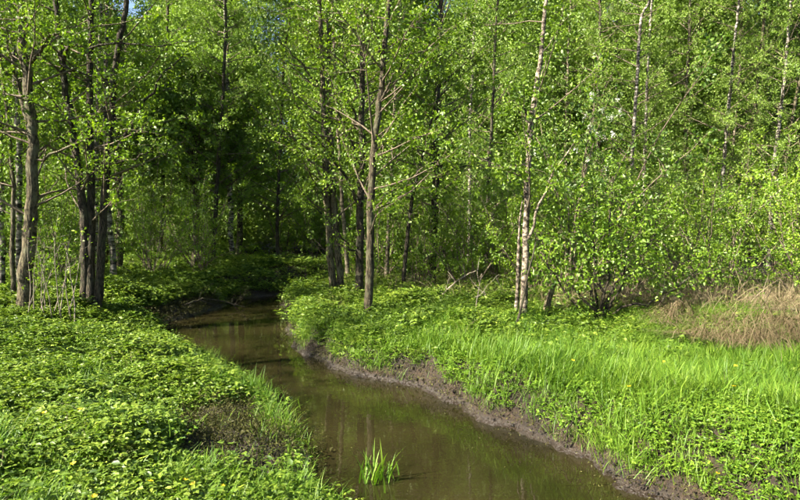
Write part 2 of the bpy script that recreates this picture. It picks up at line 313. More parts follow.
# ------------------------------------------------------------------ trees
TREES = [
 {'name': 'alder_tree', 'label': 'stout grey-brown alder with a thick straight trunk near the left picture edge', 'cat': 'tree', 'bark': 'alder', 'H': 12, 'stems': [([(-6.58, 10.0, 0.49), (-6.42, 10.0, 1.74), (-6.32, 10.0, 2.95), (-6.37, 10.0, 4.31), (-6.46, 10.0, 5.82)], 0.121)], 'limbs': [([(-6.3, 10.0, 4.78), (-6.08, 9.9, 4.92), (-5.85, 9.8, 5.14), (-5.66, 9.7, 5.14), (-5.32, 9.6, 5.14), (-4.61, 9.5, 5.23), (-3.84, 9.4, 5.37)], 0.035), ([(-6.26, 10.0, 3.15), (-6.57, 10.1, 4.25), (-6.82, 10.2, 5.13), (-7.05, 10.3, 5.76)], 0.043), ([(-6.26, 10.0, 3.12), (-5.73, 9.8, 3.26), (-5.11, 9.6, 3.47), (-4.68, 9.4, 3.53), (-3.71, 9.2, 3.5)], 0.026)], 'group': None, 'crown': (60, 1.0)},
 {'name': 'birch_tree', 'label': 'thin white birch trunk right behind the stout alder by the left edge', 'cat': 'tree', 'bark': 'birch', 'H': 14, 'stems': [([(-8.26, 12.5, 0.37), (-8.23, 12.5, 2.11), (-8.2, 12.5, 3.93), (-8.24, 12.5, 5.52), (-8.35, 12.5, 6.78)], 0.076)], 'limbs': [], 'group': None, 'crown': (40, 0.9)},
 {'name': 'birch_tree', 'label': 'white birch trunk cut by the left picture edge', 'cat': 'tree', 'bark': 'birch', 'H': 14, 'stems': [([(-9.0, 13.0, 0.31), (-8.95, 13.0, 1.89), (-8.93, 13.0, 3.23), (-8.92, 13.0, 5.22), (-8.89, 13.0, 6.97)], 0.067)], 'limbs': [], 'group': None, 'crown': (30, 0.9)},
 {'name': 'alder_sapling', 'label': 'thin sunlit brown sapling leaning left of the stout alder', 'cat': 'tree', 'bark': 'alder', 'H': 8, 'stems': [([(-7.39, 11.0, 0.47), (-7.39, 11.0, 1.52), (-7.34, 11.0, 2.57), (-7.4, 11.0, 3.98), (-7.52, 11.0, 5.1)], 0.048)], 'limbs': [], 'group': None, 'crown': (26, 0.7)},
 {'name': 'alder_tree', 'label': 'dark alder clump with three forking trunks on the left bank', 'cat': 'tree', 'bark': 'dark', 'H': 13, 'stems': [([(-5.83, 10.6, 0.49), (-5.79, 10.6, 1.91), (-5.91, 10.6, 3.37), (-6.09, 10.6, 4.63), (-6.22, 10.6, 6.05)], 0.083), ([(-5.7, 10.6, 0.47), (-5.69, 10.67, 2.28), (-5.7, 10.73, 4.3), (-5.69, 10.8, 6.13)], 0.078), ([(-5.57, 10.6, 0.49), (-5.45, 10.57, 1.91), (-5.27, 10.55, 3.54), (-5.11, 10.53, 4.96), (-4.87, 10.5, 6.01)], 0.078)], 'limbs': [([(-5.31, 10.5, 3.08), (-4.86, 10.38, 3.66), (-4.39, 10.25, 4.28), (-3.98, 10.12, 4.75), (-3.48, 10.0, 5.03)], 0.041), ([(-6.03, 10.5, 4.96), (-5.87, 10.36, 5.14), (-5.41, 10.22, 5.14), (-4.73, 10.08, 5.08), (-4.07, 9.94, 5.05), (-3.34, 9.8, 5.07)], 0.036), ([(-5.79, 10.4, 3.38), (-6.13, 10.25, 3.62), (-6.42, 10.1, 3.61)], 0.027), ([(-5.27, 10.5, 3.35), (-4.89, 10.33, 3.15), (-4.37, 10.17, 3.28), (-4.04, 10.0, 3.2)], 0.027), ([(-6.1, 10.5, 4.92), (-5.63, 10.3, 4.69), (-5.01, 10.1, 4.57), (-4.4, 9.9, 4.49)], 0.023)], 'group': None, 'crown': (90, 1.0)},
 {'name': 'birch_tree', 'label': 'short pale mottled birch trunk just right of the dark three-trunk alder', 'cat': 'tree', 'bark': 'birch', 'H': 10, 'stems': [([(-6.94, 14.0, 0.18), (-6.96, 14.0, 1.2), (-7.06, 14.0, 2.48), (-7.06, 14.0, 4.52), (-6.95, 14.0, 7.35)], 0.079)], 'limbs': [], 'group': None, 'crown': (30, 0.9)},
 {'name': 'birch_tree', 'label': 'pale birch trunk glimpsed between the forked dark alder trunks', 'cat': 'tree', 'bark': 'birch', 'H': 12, 'stems': [([(-7.66, 14.5, 0.31), (-7.61, 14.5, 2.63), (-7.5, 14.5, 5.1), (-7.37, 14.5, 7.54)], 0.063)], 'limbs': [], 'group': None, 'crown': (30, 0.9)},
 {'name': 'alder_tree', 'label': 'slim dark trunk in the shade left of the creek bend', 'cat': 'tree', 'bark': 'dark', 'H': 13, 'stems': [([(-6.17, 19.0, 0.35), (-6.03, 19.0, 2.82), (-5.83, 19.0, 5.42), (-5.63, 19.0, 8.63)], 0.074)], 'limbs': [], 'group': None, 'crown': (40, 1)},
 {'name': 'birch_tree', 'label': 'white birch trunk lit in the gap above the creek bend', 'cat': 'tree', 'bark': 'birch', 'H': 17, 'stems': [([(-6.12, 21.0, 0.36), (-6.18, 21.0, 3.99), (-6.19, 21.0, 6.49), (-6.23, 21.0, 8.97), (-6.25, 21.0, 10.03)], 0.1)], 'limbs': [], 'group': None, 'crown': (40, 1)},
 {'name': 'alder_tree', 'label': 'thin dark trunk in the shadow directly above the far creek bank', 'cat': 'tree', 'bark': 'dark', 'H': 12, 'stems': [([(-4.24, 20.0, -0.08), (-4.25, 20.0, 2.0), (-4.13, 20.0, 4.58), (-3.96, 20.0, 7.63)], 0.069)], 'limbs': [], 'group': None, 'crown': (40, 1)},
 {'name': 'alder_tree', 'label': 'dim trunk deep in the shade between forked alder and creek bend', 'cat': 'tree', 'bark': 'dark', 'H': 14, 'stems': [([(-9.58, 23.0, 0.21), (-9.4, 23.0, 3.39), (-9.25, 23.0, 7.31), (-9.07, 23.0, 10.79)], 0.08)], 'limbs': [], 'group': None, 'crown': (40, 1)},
 {'name': 'alder_tree', 'label': 'alder with twin grey trunks parting near the ground, at the creek bend', 'cat': 'tree', 'bark': 'alder', 'H': 14, 'stems': [([(-1.45, 12.6, 0.49), (-1.57, 12.6, 2.11), (-1.64, 12.6, 4.05), (-1.68, 12.6, 5.55), (-1.74, 12.6, 6.82)], 0.082), ([(-1.25, 12.6, 0.47), (-1.42, 12.64, 2.11), (-1.52, 12.67, 4.07), (-1.54, 12.71, 5.79), (-1.56, 12.75, 6.87)], 0.082)], 'limbs': [([(-1.61, 12.6, 2.76), (-1.75, 12.4, 3.13), (-2.1, 12.2, 3.57), (-2.37, 12.0, 4.16), (-2.63, 11.8, 4.68)], 0.033), ([(-1.66, 12.6, 4.8), (-1.9, 12.33, 5.16), (-2.27, 12.07, 5.6), (-2.65, 11.8, 5.92)], 0.033), ([(-1.68, 12.6, 5.55), (-2.0, 12.35, 6.0), (-2.26, 12.1, 6.52)], 0.027)], 'group': None, 'crown': (70, 1)},
 {'name': 'birch_tree', 'label': 'thin pale trunk rising between the twin alder and the dark alder', 'cat': 'tree', 'bark': 'pale', 'H': 13, 'stems': [([(-1.24, 14.0, 0.42), (-1.36, 14.0, 2.12), (-1.49, 14.0, 4.28), (-1.58, 14.0, 6.41), (-1.6, 14.0, 7.35)], 0.055)], 'limbs': [], 'group': None, 'crown': (30, 0.9)},
 {'name': 'alder_tree', 'label': 'dark straight alder half hidden behind the sunlit creekside alder', 'cat': 'tree', 'bark': 'dark', 'H': 14, 'stems': [([(-0.82, 11.8, 0.46), (-0.82, 11.8, 1.9), (-0.77, 11.8, 3.52), (-0.77, 11.8, 4.92), (-0.72, 11.8, 6.51)], 0.087)], 'limbs': [([(-0.79, 11.7, 3.21), (-0.99, 11.52, 3.68), (-1.21, 11.35, 4.33), (-1.34, 11.17, 4.86), (-1.41, 11.0, 5.19)], 0.035), ([(-0.81, 11.7, 2.4), (-1.18, 11.4, 3.08), (-1.56, 11.1, 3.62), (-1.93, 10.8, 4.09)], 0.035), ([(-0.78, 11.7, 4.01), (-1.02, 11.5, 4.46), (-1.2, 11.3, 4.95), (-1.52, 11.1, 5.41)], 0.03), ([(-0.78, 11.7, 4.5), (-0.99, 11.57, 5.06), (-1.13, 11.43, 5.7), (-1.19, 11.3, 6.32)], 0.025), ([(-0.81, 11.7, 1.25), (-1.09, 11.43, 1.7), (-1.5, 11.17, 2.19), (-1.88, 10.9, 2.54)], 0.025), ([(-0.74, 11.7, 5.29), (-0.55, 11.5, 5.82), (-0.48, 11.3, 6.32)], 0.025)], 'group': None, 'crown': (70, 1)},
 {'name': 'alder_tree', 'label': 'sunlit alder trunk nearest the water on the right bank, leaning right higher up', 'cat': 'tree', 'bark': 'mid', 'H': 13, 'stems': [([(-0.56, 10.3, 0.46), (-0.53, 10.3, 1.73), (-0.48, 10.3, 3.15), (-0.32, 10.3, 4.55), (-0.19, 10.3, 5.94)], 0.08)], 'limbs': [([(-0.37, 10.3, 4.12), (-0.21, 10.2, 4.44), (0.03, 10.1, 4.81), (0.34, 10.0, 5.02)], 0.027), ([(-0.46, 10.3, 3.33), (-0.17, 10.17, 3.52), (0.17, 10.03, 3.5), (0.51, 9.9, 3.56)], 0.027), ([(-0.52, 10.3, 2.18), (-0.26, 10.15, 2.52), (-0.03, 10.0, 2.64)], 0.022), ([(-0.28, 10.3, 4.9), (-0.43, 10.1, 5.35), (-0.64, 9.9, 5.7)], 0.022)], 'group': None, 'crown': (60, 1)},
 {'name': 'birch_tree', 'label': 'slender pale stem standing right of the sunlit creekside alder', 'cat': 'tree', 'bark': 'pale', 'H': 13, 'stems': [([(-0.36, 15.0, 0.44), (-0.28, 15.0, 2.39), (-0.18, 15.0, 4.19), (-0.08, 15.0, 6.22), (0.0, 15.0, 7.73)], 0.058)], 'limbs': [], 'group': None, 'crown': (34, 0.9)},
 {'name': 'alder_sapling', 'label': 'thin dark sapling leaning right beyond the sunlit creekside alder', 'cat': 'tree', 'bark': 'dark', 'H': 6, 'stems': [([(0.05, 13.0, 0.47), (0.16, 13.0, 1.66), (0.29, 13.0, 2.67), (0.54, 13.0, 3.67), (0.76, 13.0, 4.56)], 0.051)], 'limbs': [], 'group': None, 'crown': (24, 0.6)},
 {'name': 'alder_tree', 'label': 'dark upright tree with level side boughs in mid picture', 'cat': 'tree', 'bark': 'dark', 'H': 13, 'stems': [([(0.75, 14.0, 0.62), (0.85, 14.0, 2.6), (0.89, 14.0, 4.76), (0.95, 14.0, 6.65), (0.98, 14.0, 7.35)], 0.097)], 'limbs': [([(0.87, 14.0, 3.08), (1.15, 13.87, 3.26), (1.47, 13.73, 3.37), (1.87, 13.6, 3.38)], 0.042), ([(0.87, 14.0, 3.8), (0.47, 13.75, 4.05), (0.0, 13.5, 4.06)], 0.036), ([(0.89, 14.0, 3.28), (1.19, 13.85, 3.78), (1.29, 13.7, 4.0)], 0.036), ([(0.91, 14.0, 5.23), (1.3, 13.8, 5.61), (1.74, 13.6, 5.83)], 0.036)], 'group': None, 'crown': (70, 1.1)},
 {'name': 'birch_tree', 'label': 'thin light trunk between the dark upright tree and the leaning birch', 'cat': 'tree', 'bark': 'birch', 'H': 15, 'stems': [([(2.36, 20.0, 0.44), (2.39, 20.0, 2.17), (2.4, 20.0, 5.26), (2.52, 20.0, 8.3), (2.58, 20.0, 9.65)], 0.069)], 'limbs': [], 'group': None, 'crown': (36, 1)},
 {'name': 'alder_tree', 'label': 'slender dark tree in the thicket left of the leaning birch', 'cat': 'tree', 'bark': 'dark', 'H': 12, 'stems': [([(2.57, 17.0, 0.53), (2.58, 17.0, 2.73), (2.68, 17.0, 5.06), (2.83, 17.0, 8.5)], 0.059)], 'limbs': [], 'group': None, 'crown': (36, 1)},
 {'name': 'birch_tree', 'label': 'tall cream birch leaning right on the sunny bank, double stem at its foot', 'cat': 'tree', 'bark': 'birchbig', 'H': 12, 'stems': [([(1.88, 8.9, 0.4), (1.93, 8.9, 1.31), (1.95, 8.9, 2.38), (2.0, 8.9, 3.45), (2.11, 8.9, 4.36), (2.22, 8.9, 5.4)], 0.058), ([(1.82, 9.1, 0.53), (1.86, 9.07, 1.29), (1.87, 9.03, 2.08), (1.97, 9.0, 2.73)], 0.039)], 'limbs': [([(1.99, 8.9, 3.3), (1.92, 8.8, 3.66), (1.82, 8.7, 3.89)], 0.027), ([(1.94, 8.9, 1.54), (2.0, 8.83, 1.89), (2.13, 8.75, 2.38), (2.39, 8.68, 2.97), (2.81, 8.6, 3.4)], 0.031), ([(1.98, 8.9, 2.92), (1.7, 8.8, 2.89), (1.42, 8.7, 2.87)], 0.019)], 'group': None, 'crown': (55, 0.85), 'shortstem': [1]},
 {'name': 'dead_sapling', 'label': 'bare dead sapling leaning in the grass in front of the leaning birch', 'cat': 'dead sapling', 'bark': 'dark', 'H': 0, 'stems': [([(1.62, 8.3, 0.15), (1.72, 8.3, 0.7), (1.83, 8.3, 1.21), (1.95, 8.3, 1.74)], 0.022)], 'limbs': [], 'group': None, 'crown': None},
 {'name': 'broken_trunk', 'label': 'short broken leaning trunk in the grass right of the leaning birch', 'cat': 'tree stump', 'bark': 'alder', 'H': 0, 'stems': [([(2.31, 9.2, 0.41), (2.37, 9.2, 0.77), (2.48, 9.2, 1.09)], 0.064)], 'limbs': [], 'group': None, 'crown': None},
 {'name': 'birch_tree', 'label': 'bright white birch trunk above the willow shrub', 'cat': 'tree', 'bark': 'birch', 'H': 17, 'stems': [([(7.82, 20.0, 1.76), (7.93, 20.0, 3.21), (8.01, 20.0, 4.75), (8.11, 20.0, 6.96), (8.21, 20.0, 8.98), (8.5, 20.0, 9.65)], 0.078)], 'limbs': [], 'group': None, 'crown': (46, 1.1)},
 {'name': 'birch_tree', 'label': 'thin grey-white birch beside the bright white birch above the willow', 'cat': 'tree', 'bark': 'birch', 'H': 17, 'stems': [([(10.09, 24.0, 1.59), (10.11, 24.0, 5.09), (10.17, 24.0, 8.76), (10.28, 24.0, 11.17)], 0.068)], 'limbs': [], 'group': None, 'crown': (46, 1.1)},
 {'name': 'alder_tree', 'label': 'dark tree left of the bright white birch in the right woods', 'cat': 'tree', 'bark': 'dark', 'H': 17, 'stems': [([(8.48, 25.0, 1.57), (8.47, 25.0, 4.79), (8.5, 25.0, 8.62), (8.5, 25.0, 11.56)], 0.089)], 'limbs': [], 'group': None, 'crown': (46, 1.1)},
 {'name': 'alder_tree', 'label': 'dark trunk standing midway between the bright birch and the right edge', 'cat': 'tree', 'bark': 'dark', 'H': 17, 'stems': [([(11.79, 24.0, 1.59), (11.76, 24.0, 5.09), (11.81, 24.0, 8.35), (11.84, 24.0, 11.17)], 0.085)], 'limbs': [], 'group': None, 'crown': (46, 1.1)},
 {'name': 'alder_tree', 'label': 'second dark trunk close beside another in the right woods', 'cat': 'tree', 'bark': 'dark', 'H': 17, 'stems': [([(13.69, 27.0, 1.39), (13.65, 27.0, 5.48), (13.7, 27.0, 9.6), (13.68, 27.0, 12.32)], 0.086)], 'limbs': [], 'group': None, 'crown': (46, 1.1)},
 {'name': 'birch_tree', 'label': 'white birch stem leaning slightly right, three trunks in from the right edge', 'cat': 'tree', 'bark': 'birch', 'H': 17, 'stems': [([(12.11, 22.0, 1.62), (12.24, 22.0, 3.89), (12.38, 22.0, 6.15), (12.54, 22.0, 8.56), (12.68, 22.0, 10.41)], 0.078)], 'limbs': [], 'group': None, 'crown': (46, 1.1)},
 {'name': 'birch_tree', 'label': 'thin brown stem alongside the slightly leaning white birch at right', 'cat': 'tree', 'bark': 'pale', 'H': 17, 'stems': [([(13.58, 24.0, 1.59), (13.71, 24.0, 4.68), (13.89, 24.0, 7.54), (13.96, 24.0, 11.17)], 0.06)], 'limbs': [], 'group': None, 'crown': (46, 1.1)},
 {'name': 'alder_tree', 'label': 'brown trunk between two white birches in the right woods', 'cat': 'tree', 'bark': 'alder', 'H': 17, 'stems': [([(13.69, 23.0, 1.6), (13.78, 23.0, 4.37), (14.03, 23.0, 6.92), (14.23, 23.0, 9.64), (14.31, 23.0, 10.79)], 0.082)], 'limbs': [], 'group': None, 'crown': (46, 1.1)},
 {'name': 'birch_tree', 'label': 'bright white birch stem leaning right close to the right picture edge', 'cat': 'tree', 'bark': 'birch', 'H': 17, 'stems': [([(13.41, 21.0, 1.64), (13.52, 21.0, 3.99), (13.69, 21.0, 5.96), (13.85, 21.0, 7.91), (13.96, 21.0, 10.03)], 0.075)], 'limbs': [], 'group': None, 'crown': (46, 1.1)},
 {'name': 'alder_tree', 'label': 'brown stem leaning right at the right picture edge', 'cat': 'tree', 'bark': 'alder', 'H': 17, 'stems': [([(13.66, 21.0, 1.64), (13.95, 21.0, 4.17), (14.18, 21.0, 6.14), (14.49, 21.0, 7.91), (14.71, 21.0, 10.03)], 0.067)], 'limbs': [], 'group': None, 'crown': (46, 1.1)},
 {'name': 'birch_tree', 'label': 'thin white birch left of the dark trunk pair in the right woods', 'cat': 'tree', 'bark': 'birch', 'H': 17, 'stems': [([(12.6, 28.0, 1.37), (12.63, 28.0, 4.65), (12.85, 28.0, 8.46), (12.86, 28.0, 12.7)], 0.079)], 'limbs': [], 'group': None, 'crown': (46, 1.1)},
 {'name': 'birch_tree', 'label': 'thin pale stem between the dark trunk pair and the leaning white birch', 'cat': 'tree', 'bark': 'pale', 'H': 17, 'stems': [([(14.78, 28.0, 1.37), (14.84, 28.0, 5.13), (14.95, 28.0, 8.46), (15.05, 28.0, 12.7)], 0.07)], 'limbs': [], 'group': None, 'crown': (46, 1.1)},
 {'name': 'birch_tree', 'label': 'pale stem above the flowering shrub', 'cat': 'tree', 'bark': 'pale', 'H': 17, 'stems': [([(7.47, 26.0, 1.55), (7.42, 26.0, 5.35), (7.46, 26.0, 9.32), (7.56, 26.0, 11.94)], 0.074)], 'limbs': [], 'group': None, 'crown': (46, 1.1)},
 {'name': 'birch_tree', 'label': 'faint pale trunk in the woods right of the leaning birch top', 'cat': 'tree', 'bark': 'birch', 'H': 17, 'stems': [([(11.06, 30.0, 1.33), (11.05, 30.0, 5.35), (11.12, 30.0, 10.45), (11.12, 30.0, 13.47)], 0.085)], 'limbs': [], 'group': None, 'crown': (46, 1.1)}
]


def branch_path(rng, p0, az, el, L, n=7, curl=0.25, wob=.09):
    d = np.array([math.cos(az) * math.cos(el), math.sin(az) * math.cos(el), math.sin(el)])
    P = [np.array(p0, float)]; st = L / (n - 1)
    for k in range(n - 1):
        d = unit(d + rng.normal(size=3) * wob + np.array([0, 0, curl / n])); P.append(P[-1] + d * st)
    return np.array(P)

def foliate(rng, wood, tw, P, R, n_side, side_len, n_tw, tw_len):
    """side branches and leaf twigs along a limb path P with radii R"""
    n = len(P); seg = P[1:] - P[:-1]
    def twigs_on(Pb, cnt, lo):
        for _ in range(cnt):
            t = rng.uniform(lo, 1) * (len(Pb) - 1); k = min(int(t), len(Pb) - 2); q = Pb[k] + (Pb[k + 1] - Pb[k]) * (t - k)
            d = unit(unit(Pb[k + 1] - Pb[k]) * .8 + rng.normal(size=3) * .7 + np.array([0, 0, .1]))
            tw.append((q, d * tw_len * rng.uniform(.5, 1.3)))
    for _ in range(n_side):
        t = rng.uniform(.18, .97) * (n - 1); k = min(int(t), n - 2); q = P[k] + seg[k] * (t - k)
        d = unit(unit(seg[k]) * .7 + rng.normal(size=3) * np.array([.75, .75, .4]))
        L = side_len * rng.uniform(.5, 1.2) * (1.15 - t / (n - 1) * .6)
        S = [q]
        for _k in range(4): d = unit(d + rng.normal(size=3) * .16 + np.array([0, 0, .03])); S.append(S[-1] + d * L / 4)
        S = np.array(S); r = max(R[min(k, len(R) - 1)] * .5, .003)
        tube(wood, S, np.linspace(r, .002, 5), 3)
        twigs_on(S, n_tw, .15)
    twigs_on(P, n_tw, .45)

def crown_part(rng, name, tw, n_leaf, L, mat, parent, droop=.25):
    P = np.array([t[0] for t in tw]); D = np.array([t[1] for t in tw])
    V, T, A = leaves(rng, P, D, n_leaf, L, droop=droop)
    o = link(name, mesh_np(name, V, T, M[mat], A, smooth=False), parent); o['kind'] = 'stuff'
    return o

def local(P, base): return np.asarray(P, float) - np.asarray(base, float)

def make_tree(t, seed):
    rng = np.random.default_rng(seed)
    far = t['stems'][0][0][0][1] > 16.5
    b0 = t['stems'][0][0][0]; z0 = gz(b0[0], b0[1]); base = np.array([b0[0], b0[1], z0])
    root = empty(t['name'], base)
    tag(root, t['label'], t['cat'], t['group'])
    wood = Tris(); tw = []
    for si, (pts, r0) in enumerate(t['stems']):
        P = np.array(pts, float); bz = gz(P[0][0], P[0][1])
        P[0][2] = bz - .12
        short = si in t.get('shortstem', [])
        if t['H'] and not short:
            d = unit(P[-1] - P[-2]); d = unit(d * np.array([.8, .8, 1]) + np.array([0, 0, .2])); z = P[-1][2]; ext = []
            top = z0 + t['H'] * rng.uniform(.92, 1.05)
            nst = 4
            q = P[-1].copy()
            for k in range(nst):
                q = q + d * max(top - z, .5) / nst + rng.normal(size=3) * [.12, .12, 0]; ext.append(q.copy())
            P = np.vstack([P, ext])
        n = max(10, int((P[-1][2] - P[0][2]) / .22))
        C = smooth_path(P, n); C[1:-1, :2] += rng.normal(size=(n - 2, 2)) * r0 * .12
        s = np.linspace(0, 1, n); R = r0 * (1 - s * (.92 if t['H'] else .45)); R = np.maximum(R, .008)
        zz = C[:, 2] - bz
        R = R * (1 + .3 * np.exp(-np.maximum(zz, 0) / .14))
        tb = Tris(); tube(tb, local(C, base), R, 10 if not far else 7, rng, .045)
        link('trunk', tb.mesh('trunk', M[t['bark']]), root)
        if t['crown'] and not short:
            nb, sc_ = t['crown']; nb = int(nb * (1.7 if far else .95) / len(t['stems'])) + 4
            zt = C[-1][2]; zl = z0 + t.get('low', 1.5 if not far else 1.2)
            for k in range(nb):
                f = (k + rng.uniform()) / nb; z = zl + (zt - zl) * f ** .95
                j = int(np.clip(np.searchsorted(C[:, 2], z), 1, n - 2))
                h = (z - z0) / (zt - z0)
                L = sc_ * (2.3 * (1 - h) ** .6 + .35) * rng.uniform(.55, 1.1)
                Pb = branch_path(rng, C[j], rng.uniform(0, 6.283), rng.uniform(.1, .75), L, 6)
                Rb = np.linspace(min(R[j] * .35, .022), .003, 6); tube(wood, local(Pb, base), Rb, 4)
                a_ = 0 if far else 1
                foliate(rng, wood2 := Tris(), tw, Pb[a_:], Rb[a_:], 4, .55 * sc_ + .1, 4 if z < 9 or far else 2, .3)
                if wood2.n: wood.add(local(np.concatenate(wood2.V), base), np.concatenate(wood2.T))
    for pts, r0 in t['limbs']:
        C = smooth_path(pts, 14); C[1:, :] += rng.normal(size=(13, 3)) * .025
        R = np.linspace(r0, .004, 14); tb = Tris(); tube(tb, local(C, base), R, 6, rng, .05)
        link('branch', tb.mesh('branch', M[t['bark']]), root)
        foliate(rng, wood2 := Tris(), tw, C, R, 7, .5, 4, .26)
        wood.add(local(np.concatenate(wood2.V), base), np.concatenate(wood2.T))
    if wood.n:
        o = link('twigs', wood.mesh('twigs', M['twig']), root); o['kind'] = 'stuff'
    if tw:
        tw = [(q - base, d) for q, d in tw]
        crown_part(rng, 'crown', tw, t.get('nleaf', 10 if not far else 14), t.get('leaf', .062), 'leaf_tree' if not far else 'leaf_far', root)
    return root

for k, t in enumerate(TREES): make_tree(t, 100 + k)

# ---- shrubs: a few grown once, the rest are copies sharing their meshes
def make_shrub(name, seed, h, spread, n_stem, leaf, n_leaf, mat, r=.016, n_side=6, lowbare=.1):
    rng = np.random.default_rng(seed); root = empty(name, (0, 0, 0)); tw = []; fine = Tris()
    for k in range(n_stem):
        az = rng.uniform(0, 6.283); el = rng.uniform(.75, 1.45); L = h * rng.uniform(.65, 1.1)
        p0 = np.array([rng.normal() * .1, rng.normal() * .1, -.1])
        P = branch_path(rng, p0, az, el, L * (1 + spread * (1.45 - el)), 9, .1, .12)
        R = np.linspace(r * rng.uniform(.6, 1.3), .003, 9)
        tb = Tris(); tube(tb, P, R, 5); link('stem', tb.mesh('stem', M['twig']), root)
        a = int(lowbare * 9)
        foliate(rng, fine, tw, P[a:], R[a:], n_side, .55 * h / 3 + .15, 4, .3)
    o = link('twigs', fine.mesh('twigs', M['twig']), root); o['kind'] = 'stuff'
    crown_part(rng, 'foliage', tw, n_leaf, leaf, mat, root)
    return root

def copy_tree(root, loc, rz, s, label, group=None, cat=None):
    c = root.copy(); col.objects.link(c); c.location = loc; c.rotation_euler = (0, 0, rz); c.scale = (s, s, s)
    c['label'] = label
    if group: c['group'] = group
    elif 'group' in c: del c['group']
    if cat: c['category'] = cat
    for ch in root.children:
        d = ch.copy(); col.objects.link(d); d.parent = c
    return c

PROTO = [make_shrub('leafy_shrub', 31, 3.0, .35, 12, .06, 14, 'leaf_shrub'),
         make_shrub('leafy_shrub', 32, 3.4, .25, 11, .062, 14, 'leaf_tree'),
         make_shrub('leafy_shrub', 33, 2.4, .6, 13, .052, 14, 'leaf_shrub'),
         make_shrub('leafy_shrub', 34, 4.2, .2, 12, .068, 12, 'leaf_far', n_side=7)]
_used = [False] * 4
_sr = random.Random(3)
def shrub(kind, x, y, s, label, group=None):
    loc = (x, y, gz(x, y) - .02); rz = _sr.uniform(0, 6.283)
    p = PROTO[kind]
    if not _used[kind]:
        _used[kind] = True; p.location = loc; p.rotation_euler = (0, 0, rz); p.scale = (s, s, s); tag(p, label, 'shrub', group)
        if not group and 'group' in p: del p['group']
    else: copy_tree(p, loc, rz, s, label, group, 'shrub')

SHRUBS = [
 (-9.2, 8.0, 2, 1.25, 'unseen bush added outside the left edge to shade the ground by the stout alder'),  # out of view, added for its shade on the left bank
 (5.6, 10.4, 2, .95, 'bright rounded bush directly behind the small dry reed tuft'),
 (7.2, 10.2, 2, 1.0, 'bright bush at the right picture edge just behind the wide dry reed heap'),
 (4.6, 11.6, 0, .85, 'leafy bush right behind the willow, below the bright white birch'),
 (6.3, 12.2, 0, 1.0, 'bush behind the fallen logs, below the pair of dark trunks'),
 (8.6, 11.8, 2, 1.15, 'bush cut by the right edge, second in line behind the dry reed heap'),
 (9.6, 13.5, 0, 1.1, 'tall bush by the right edge below the brown leaning stem'),
 (7.8, 14.2, 1, 1.0, 'bush farther back below the slightly leaning white birch'),
 (.4, 13.6, 0, .8, 'low bush beside the thin dark leaning sapling behind the right bank'),
 (1.6, 13.0, 2, 1.0, 'spreading bush below the thin light trunk left of the leaning birch'),
 (2.9, 12.4, 0, .95, 'leafy bush immediately behind the leaning cream birch'),
 (1.0, 15.0, 1, 1.0, 'bush behind the dark upright tree with level boughs'),
 (2.6, 15.2, 0, 1.1, 'tall bush around the slender dark tree left of the leaning birch'),
 (4.2, 14.6, 1, 1.1, 'bush behind the white-blossomed bush'),
 (-.6, 15.6, 2, 1.1, 'bush behind the sunlit creekside alder, across the hidden creek'),
 (5.6, 15.8, 1, 1.15, 'bush behind the willow, under the dark tree left of the white birch'),
 (-7.6, 12.6, 0, .8, 'leafy bush behind the thin bare-stemmed sapling shrub'),
 (-6.2, 14.2, 1, .8, 'bush just right of the dark three-trunk alder clump'),
 (-8.4, 14.8, 1, 1.0, 'bush seen between the stout alder and the dark alder clump'),
 (-5.6, 16.2, 0, .95, 'bush on the left bank nearest the creek bend'),
 (-7.2, 17.0, 1, 1.1, 'bush in the shade below the dim trunk left of the bend'),
 (-9.6, 17.5, 3, 1.0, 'tall bush deep behind the dark three-trunk alder'),
 (-3.2, 21.8, 1, .9, 'dark bush straight above the end of the visible water'),
 (-1.9, 19.6, 0, 1.1, 'bush behind the twin grey alder trunks at the bend'),
 (-1.0, 21.2, 3, 1.0, 'tall bush glimpsed between the sunlit alder and the twin alder'),
 (-7.2, 20.8, 3, 1.1, 'dark bush by the slim shaded trunk left of the bend'),
 (-2.6, 23.0, 3, 1.2, 'tall dark bush farthest back behind the twin alder'),
 (-4.6, 23.5, 3, 1.2, 'tall dark bush farthest back above the creek bend')]
for x, y, k, s, lab in SHRUBS: shrub(k, x, y, s, lab, 'bushes under the trees')
_q = random.Random(9)
for k in range(24):
    y = 18 + 8 * _q.random(); x = -14 + 34 * (k + _q.random()) / 24; s = _q.uniform(.9, 1.3)
    if -9.5 < x < -.5 or abs(x) > .72 * y: continue
    shrub(3 if k % 3 else 1, x, y, s, 'tall leafy bush merging into the foot of the background wood', 'bushes along the foot of the far wood')


